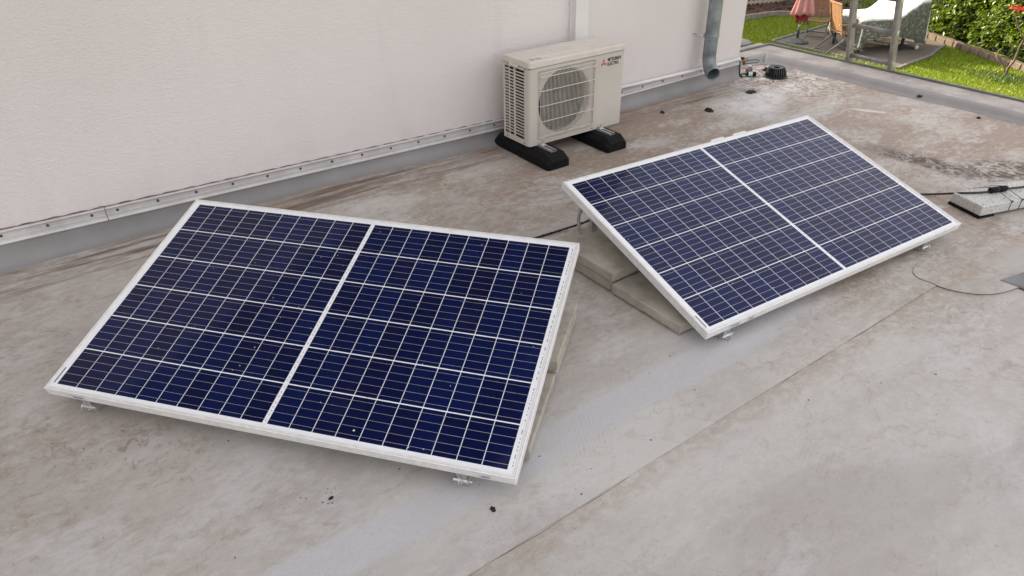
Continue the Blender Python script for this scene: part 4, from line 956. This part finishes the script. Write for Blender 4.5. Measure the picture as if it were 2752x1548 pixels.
# closed parasol
pa = gtag(empty('parasol', (18.19, 7.10, G-.012)), 'closed faded pink parasol on a round dark base', 'parasol')
smooth_angle(MB().lathe([(.27, 0), (.275, .02), (.26, .045), (.16, .085), (.06, .105), (.04, .11)], 32).build('base', M['base'], pa), 35)
MB().tube([(0, 0, .10), (.0, -.005, .40)], .03, 14).build('stand_tube', M['pole'], pa, smooth=True)
MB().tube([(0, -.005, .40), (0, -.015, 2.35)], .019, 12).build('pole', M['alu'], pa, smooth=True)
MB().lathe([(.034, .385), (.036, .42), (.022, .425)], 14).build('clamp_knob', M['whitebag'], pa)
def folds(name, mat, prof, n=8, amp=.22, ph=0.):
    rows = []
    for r_, z in prof:
        rows.append([(r_*(1+amp*math.cos(a*n+ph)+.06*math.sin(a*3+z*4))*math.cos(a), -.01+r_*(1+amp*math.cos(a*n+ph)+.06*math.sin(a*3+z*4))*math.sin(a), z+.03*math.cos(a*n+ph)*(z < .75)+.035*math.sin(a*2)*(z < .75)) for a in np.linspace(0, 2*math.pi, 97)])
    o = MB().grid(rows).build(name, mat, pa, smooth=True); md = o.modifiers.new('s', 'SOLIDIFY'); md.thickness = .004; return o
folds('canopy', M['pink'], [(.235, .66), (.225, .74), (.195, .86), (.16, 1.0), (.13, 1.2), (.10, 1.5), (.085, 1.8), (.06, 2.1), (.02, 2.3)])
folds('inner_valance', M['crimson'], [(.10, .50), (.125, .56), (.13, .64), (.12, .74)], 7, .25, 1.)
# rain barrel by the house corner
rbq = gtag(empty('rain_barrel', (14.2, 5.93, G-.03)), 'round grey barrel on the lawn just past the house corner', 'barrel')
smooth_angle(MB().lathe([(.30, 0), (.33, .15), (.345, .45), (.33, .76), (.315, .80)], 36).build('body', M['barrel'], rbq), 40)
smooth_angle(MB().lathe([(.335, .80), (.34, .825), (.31, .84), (.05, .85)], 36).build('lid', M['barrel'], rbq), 40)

# kerb stones along the hedge
kd = Vector((21.35, 5.78, 0)); ke = Vector((19.0, .9, 0)); hd = (ke-kd).normalized(); hn = Vector((-hd.y, hd.x, 0))
if hn.x < 0: hn = -hn
kr_ = gtag(empty('kerb_row', (kd.x, kd.y, G)), 'row of sandy kerb stones along the foot of the hedge', 'kerb')
ln = (ke-kd).length; t = 0; k = 0
while t < ln:
    l = random.uniform(.25, .34); m = MB(); a = hd*t; b_ = hd*(t+l-.018)
    hh = random.uniform(-.012, .012)
    m.bar(a+Vector((0, 0, .055+hh)), b_+Vector((0, 0, .03+hh)), .15, .15); m.build('kerb_stone', M['kerb'], kr_, bevel=.025, seg=3); t += l
# leaves
def leaf_verts(c, d, up, L_, W_):
    d = d.normalized(); s_ = d.cross(up)
    s_ = s_.normalized() if s_.length > 1e-5 else Vector((1, 0, 0)); n_ = s_.cross(d)
    return [c, c+d*L_*.35+s_*W_*.5+n_*W_*.12, c+d*L_*.75+s_*W_*.38+n_*W_*.06, c+d*L_-n_*L_*.08, c+d*L_*.75-s_*W_*.38+n_*W_*.06, c+d*L_*.35-s_*W_*.5+n_*W_*.12, c+d*L_*.5-n_*W_*.06]
LF = [(0, 1, 6), (1, 2, 6), (2, 3, 6), (3, 4, 6), (4, 5, 6), (5, 0, 6)]
def rv3(): return Vector((random.gauss(0, 1), random.gauss(0, 1), random.gauss(0, 1)))
hg = gtag(empty('laurel_hedge', (kd.x, kd.y, G)), 'dense glossy green laurel hedge at the upper right', 'hedge')
off = hn*.30; HH = 2.15
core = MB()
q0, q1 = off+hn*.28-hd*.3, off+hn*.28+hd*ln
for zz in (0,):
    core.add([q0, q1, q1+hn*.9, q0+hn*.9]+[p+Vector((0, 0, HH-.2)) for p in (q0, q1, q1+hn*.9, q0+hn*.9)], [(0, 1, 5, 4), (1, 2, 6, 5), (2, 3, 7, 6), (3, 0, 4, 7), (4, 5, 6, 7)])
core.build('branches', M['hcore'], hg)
lm_ = MB(); big = []
def hedge_out(t, z): return .13*math.sin(t*2.3+z*1.7)+.10*math.sin(t*5.1-z*3.9)+.05*math.sin(z*9+t*8)
for k in range(6800):
    t = random.uniform(-.35, ln); z = random.uniform(.10, HH)
    dep = abs(random.gauss(0, .14))
    if z < .2 and random.random() < .4: continue
    p = off+hd*t+hn*(dep-hedge_out(t, z)*.6+(.10 if z < .4 else 0))+Vector((0, 0, z))
    if random.random() < .06: p = off+hd*t+hn*random.uniform(0, 1.1)+Vector((0, 0, HH-.12+random.uniform(0, .12)))
    d_ = (-hn*random.uniform(.2, 1)+hd*random.gauss(0, .7)+Vector((0, 0, random.gauss(-.1, .55))))
    up = Vector((0, 0, 1))*1.0-hn*.6+rv3()*.45
    L_ = random.uniform(.10, .165); vs_ = leaf_verts(p, d_, up, L_, L_*.46)
    if len(big) < 300 and dep < .08 and z < 1.45 and t < ln-1.2 and random.random() < .3: big.append(vs_)
    else: lm_.add(vs_, LF)
o = lm_.build('leaves', M['hedge'], hg); o['kind'] = 'stuff'
for vs_ in big:
    c0 = vs_[0]; MB().add([v-c0 for v in vs_], LF).build('leaf', M['hedge'], hg, loc=tuple(c0))
# pale new shoots / dead leaves show as purple shrub at the top right
pu = gtag(empty('purple_shrub', (19.55, 1.9, G)), 'dark purple leaved shrub growing through the hedge top right', 'shrub')
m = MB()
for k in range(420):
    p = Vector((random.gauss(0, .22), random.gauss(.1, .30), random.gauss(1.55, .2))); m.add(leaf_verts(p, rv3(), Vector((0, 0, 1)), .07, .035), LF)
m.build('leaves', M['purple'], pu)['kind'] = 'stuff'
MB().tube([(.1, 0, 0), (.05, .1, .8), (0, .1, 1.7)], [.025, .018, .008], 8).build('stem', M['bark'], pu)
# bright bush behind the table
bb = gtag(empty('bright_bush', (21.75, 7.15, G)), 'small bright yellow green bush behind the covered table', 'bush')
m = MB()
for k in range(1100):
    d_ = rv3().normalized(); r_ = random.uniform(.45, 1); p = Vector((d_.x*.42*r_, d_.y*.55*r_, .38+d_.z*.36*r_)); m.add(leaf_verts(p, d_+rv3()*.6+Vector((0, 0, -.3)), Vector((0, 0, 1))+rv3()*.3, .085, .04), LF)
m.build('leaves', M['bush'], bb)['kind'] = 'stuff'
for a in range(5): MB().tube([(0, 0, 0), (.12*math.cos(a*1.3), .15*math.sin(a*1.3), .3), (.25*math.cos(a*1.3), .32*math.sin(a*1.3), .55)], [.015, .01, .004], 6).build('stem', M['bark'], bb)
# red leaved young tree
rt = gtag(empty('red_maple', (18.9, 2.48, G)), 'young bare forked tree with bright red leaves on the lawn', 'tree')
def L3(y, z, x=0.): return (x, y-2.48, z-G)
MB().tube([L3(2.47, -2.74), L3(2.505, -2.62), L3(2.49, -2.50), L3(2.44, -2.36, .02), L3(2.425, -2.06, .03), L3(2.40, -1.88, .02), L3(2.36, -1.7), L3(2.42, -1.5)], [.034, .030, .027, .024, .020, .017, .014, .010], 10).build('trunk', M['bark'], rt, smooth=True)
MB().tube([L3(2.505, -2.62), L3(2.56, -2.54), L3(2.66, -2.44), L3(2.76, -2.35), L3(2.835, -2.25)], [.024, .022, .020, .018, .016], 9).build('branch', M['bark'], rt, smooth=True)
MB().tube([L3(2.41, -1.93, .02), L3(2.475, -1.81), L3(2.60, -1.645), L3(2.70, -1.48), L3(2.83, -1.33)], [.013, .011, .009, .007, .004], 8).build('branch', M['bark'], rt, smooth=True)
MB().tube([L3(2.60, -1.645), L3(2.57, -1.5), L3(2.52, -1.33)], [.008, .006, .004], 7).build('branch', M['bark'], rt, smooth=True)
MB().tube([L3(2.41, -2.0, .02), L3(2.33, -1.7, .1), L3(2.30, -1.3, .1)], [.012, .009, .005], 7).build('branch', M['bark'], rt, smooth=True)
MB().tube([L3(2.43, -2.2, .02), L3(2.62, -2.02, .05), L3(2.80, -1.93, .08)], [.006, .004, .002], 6).build('branch', M['bark'], rt, smooth=True)
m = MB()
for (cy, cz, n, sx) in ((2.70, -1.335, 34, .1), (2.60, -1.35, 44, .07), (2.50, -1.345, 36, .06)):
    for k in range(n): m.add(leaf_verts(Vector(L3(cy+random.gauss(0, sx), cz+random.gauss(0, .025), random.gauss(0, .06))), Vector((random.gauss(0, .5), random.gauss(0, 1), -.3)), Vector((0, 0, 1))+rv3()*.3, .075, .035), LF)
m.build('leaves', M['redleaf'], rt)['kind'] = 'stuff'
# weeds round the tree
m = MB()
for k in range(420):
    p = Vector((18.75+random.gauss(0, .22), 2.45+random.gauss(0, .36), G-.02)); a = random.uniform(0, 6.3); m.add(leaf_verts(p, Vector((math.cos(a)*.7, math.sin(a)*.7, random.uniform(.4, 1.4))), Vector((0, 0, 1)), random.uniform(.06, .14), .022), LF)
o = m.build('weed_tuft', M['weed']); gtag(o, 'rough tuft of weeds round the foot of the red leaved tree', 'weeds'); o['kind'] = 'stuff'
# big trunk, fence and added shading hedge at the back
tt = gtag(empty('old_tree', (22.2, 10.05, G)), 'thick grey brown tree trunk in the bark bed behind the parasol', 'tree')
MB().tube([(0, 0, -.05), (0, 0, .1), (.02, 0, .4), (.03, .03, 1.6), (.0, .05, 3.2)], [.27, .22, .19, .17, .14], 14).build('trunk', M['bark2'], tt, smooth=True)
for a in range(5): MB().tube([(0, .05, 2.6+.15*a), (.7*math.cos(a*1.26), .7*math.sin(a*1.26), 3.5+.1*a), (1.5*math.cos(a*1.26), 1.5*math.sin(a*1.26), 4.4)], [.08, .05, .02], 8).build('limb', M['bark2'], tt, smooth=True)
m = MB()
for k in range(5200):
    d_ = rv3().normalized()*random.uniform(.3, 1)**.5; m.add(leaf_verts(Vector((d_.x*2.1, d_.y*2.1, 4.6+d_.z*1.5)), rv3(), Vector((0, 0, 1))+rv3()*.4, .16, .09), LF)
m.build('crown', M['darkhedge'], tt)['kind'] = 'stuff'
fn = gtag(empty('picket_fence', (20.8, 10.75, G)), 'pale painted fence at the back of the bark bed', 'fence')
fd = Vector((1.17, -.36, 0)).normalized(); fa = fd*-2.4; fb = fd*4.0
for zz in (.10, .78): MB().bar(fa+Vector((0, 0, zz)), fb+Vector((0, 0, zz)), .03, .06).build('rail', M['fence'], fn)
pk = MB().span((-.012, -.03, .05), (.012, .03, .95)).mesh('picket', M['fence'])
for k in range(40): inst(pk, 'picket', fn, tuple(fa+fd*.16*k+Vector((-.36, -1.17, 0)).normalized()*.03), (0, 0, math.atan2(fd.y, fd.x)+R(90)))
# ferns in the bed
for k, (x, y, lab) in enumerate(((21.35, 9.25, 'low green plant in the bark bed left of the parasol top'), (21.15, 8.95, 'leafy green tuft at the bed edge just behind the parasol'), (23.1, 8.8, 'green ground plant in the bed above the honey coloured chair'))):
    m = MB()
    for _ in range(90):
        a = random.uniform(0, 6.3); m.add(leaf_verts(Vector((random.gauss(0, .07), random.gauss(0, .07), random.uniform(.0, .08))), Vector((math.cos(a), math.sin(a), random.uniform(.1, 1.1))), Vector((0, 0, 1)), random.uniform(.09, .18), .05), LF)
    o = m.build('bed_plant', M['hedge'], None, loc=(x, y, G)); gtag(o, lab, 'plant', 'plants in the bark bed')
dh = gtag(empty('shade_hedge', (14, 13.6, G)), 'added tall dark hedge behind the fence, shading patio and lawn', 'hedge')  # hedge added behind the fence, sized to throw shade on patio and lawn
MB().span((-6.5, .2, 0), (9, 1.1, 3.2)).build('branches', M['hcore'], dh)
m = MB()
for k in range(9000):
    p = Vector((random.uniform(-6.6, 9.1), random.gauss(.2, .12), random.uniform(0, 3.3)))
    if random.random() < .2: p = Vector((p.x, random.uniform(.1, 1.2), 3.2+.12*math.sin(p.x*2)+random.uniform(-.1, .2)))
    m.add(leaf_verts(p, rv3()+Vector((0, -1, 0)), Vector((0, 0, 1))+rv3()*.4, .16, .08), LF)
m.build('leaves', M['darkhedge'], dh)['kind'] = 'stuff'

# grass blades
def grass():
    n = 190000
    u = rng.uniform(0, 1, (n, 6))
    x = 11.5+u[:, 0]*10.2; y = -1.0+u[:, 1]*11.2
    inpatio = (x > 17.84) & (y > 4.3+np.clip((x-19.4)*.25, 0, 9)) & (y < 7.6) & (x < 21.3)
    # weeds allowed along patio joints
    hx, hy = x-kd.x, y-kd.y; beyond = (hx*hn.x+hy*hn.y) > -.02
    bed = (y > 9.6-.1*(x-19.3)) | ((x > 20.4) & (y > 9.45-(x-20.4)*.85))
    keep = ~(inpatio | beyond | bed)
    x, y, u = x[keep], y[keep], u[keep]; n = len(x)
    patch = .75+.25*np.sin(x*2.1+np.sin(y*1.7)*2)*np.sin(y*2.9)
    h = (.022+.032*u[:, 2])*(.8+.4*patch); a = u[:, 3]*6.283; lean = .9*u[:, 4]*h; b = u[:, 5]*6.283; wd = .0045+.004*u[:, 2]
    z0 = np.full(n, G-.03)
    V_ = np.empty((n, 3, 3), np.float32)
    V_[:, 0] = np.stack([x-np.cos(a)*wd, y-np.sin(a)*wd, z0], 1); V_[:, 1] = np.stack([x+np.cos(a)*wd, y+np.sin(a)*wd, z0], 1)
    V_[:, 2] = np.stack([x+np.cos(b)*lean, y+np.sin(b)*lean, z0+h], 1)
    me = bpy.data.meshes.new('grass'); me.vertices.add(3*n); me.vertices.foreach_set('co', V_.ravel())
    me.loops.add(3*n); me.loops.foreach_set('vertex_index', np.arange(3*n, dtype=np.int32))
    me.polygons.add(n); me.polygons.foreach_set('loop_start', np.arange(0, 3*n, 3, dtype=np.int32)); me.update(calc_edges=True)
    me.materials.append(M['grass']); o = bpy.data.objects.new('grass', me); col.objects.link(o)
    o['kind'] = 'stuff'; o['label'] = 'short green lawn grass beyond the roof edge'; o['category'] = 'grass'
grass()
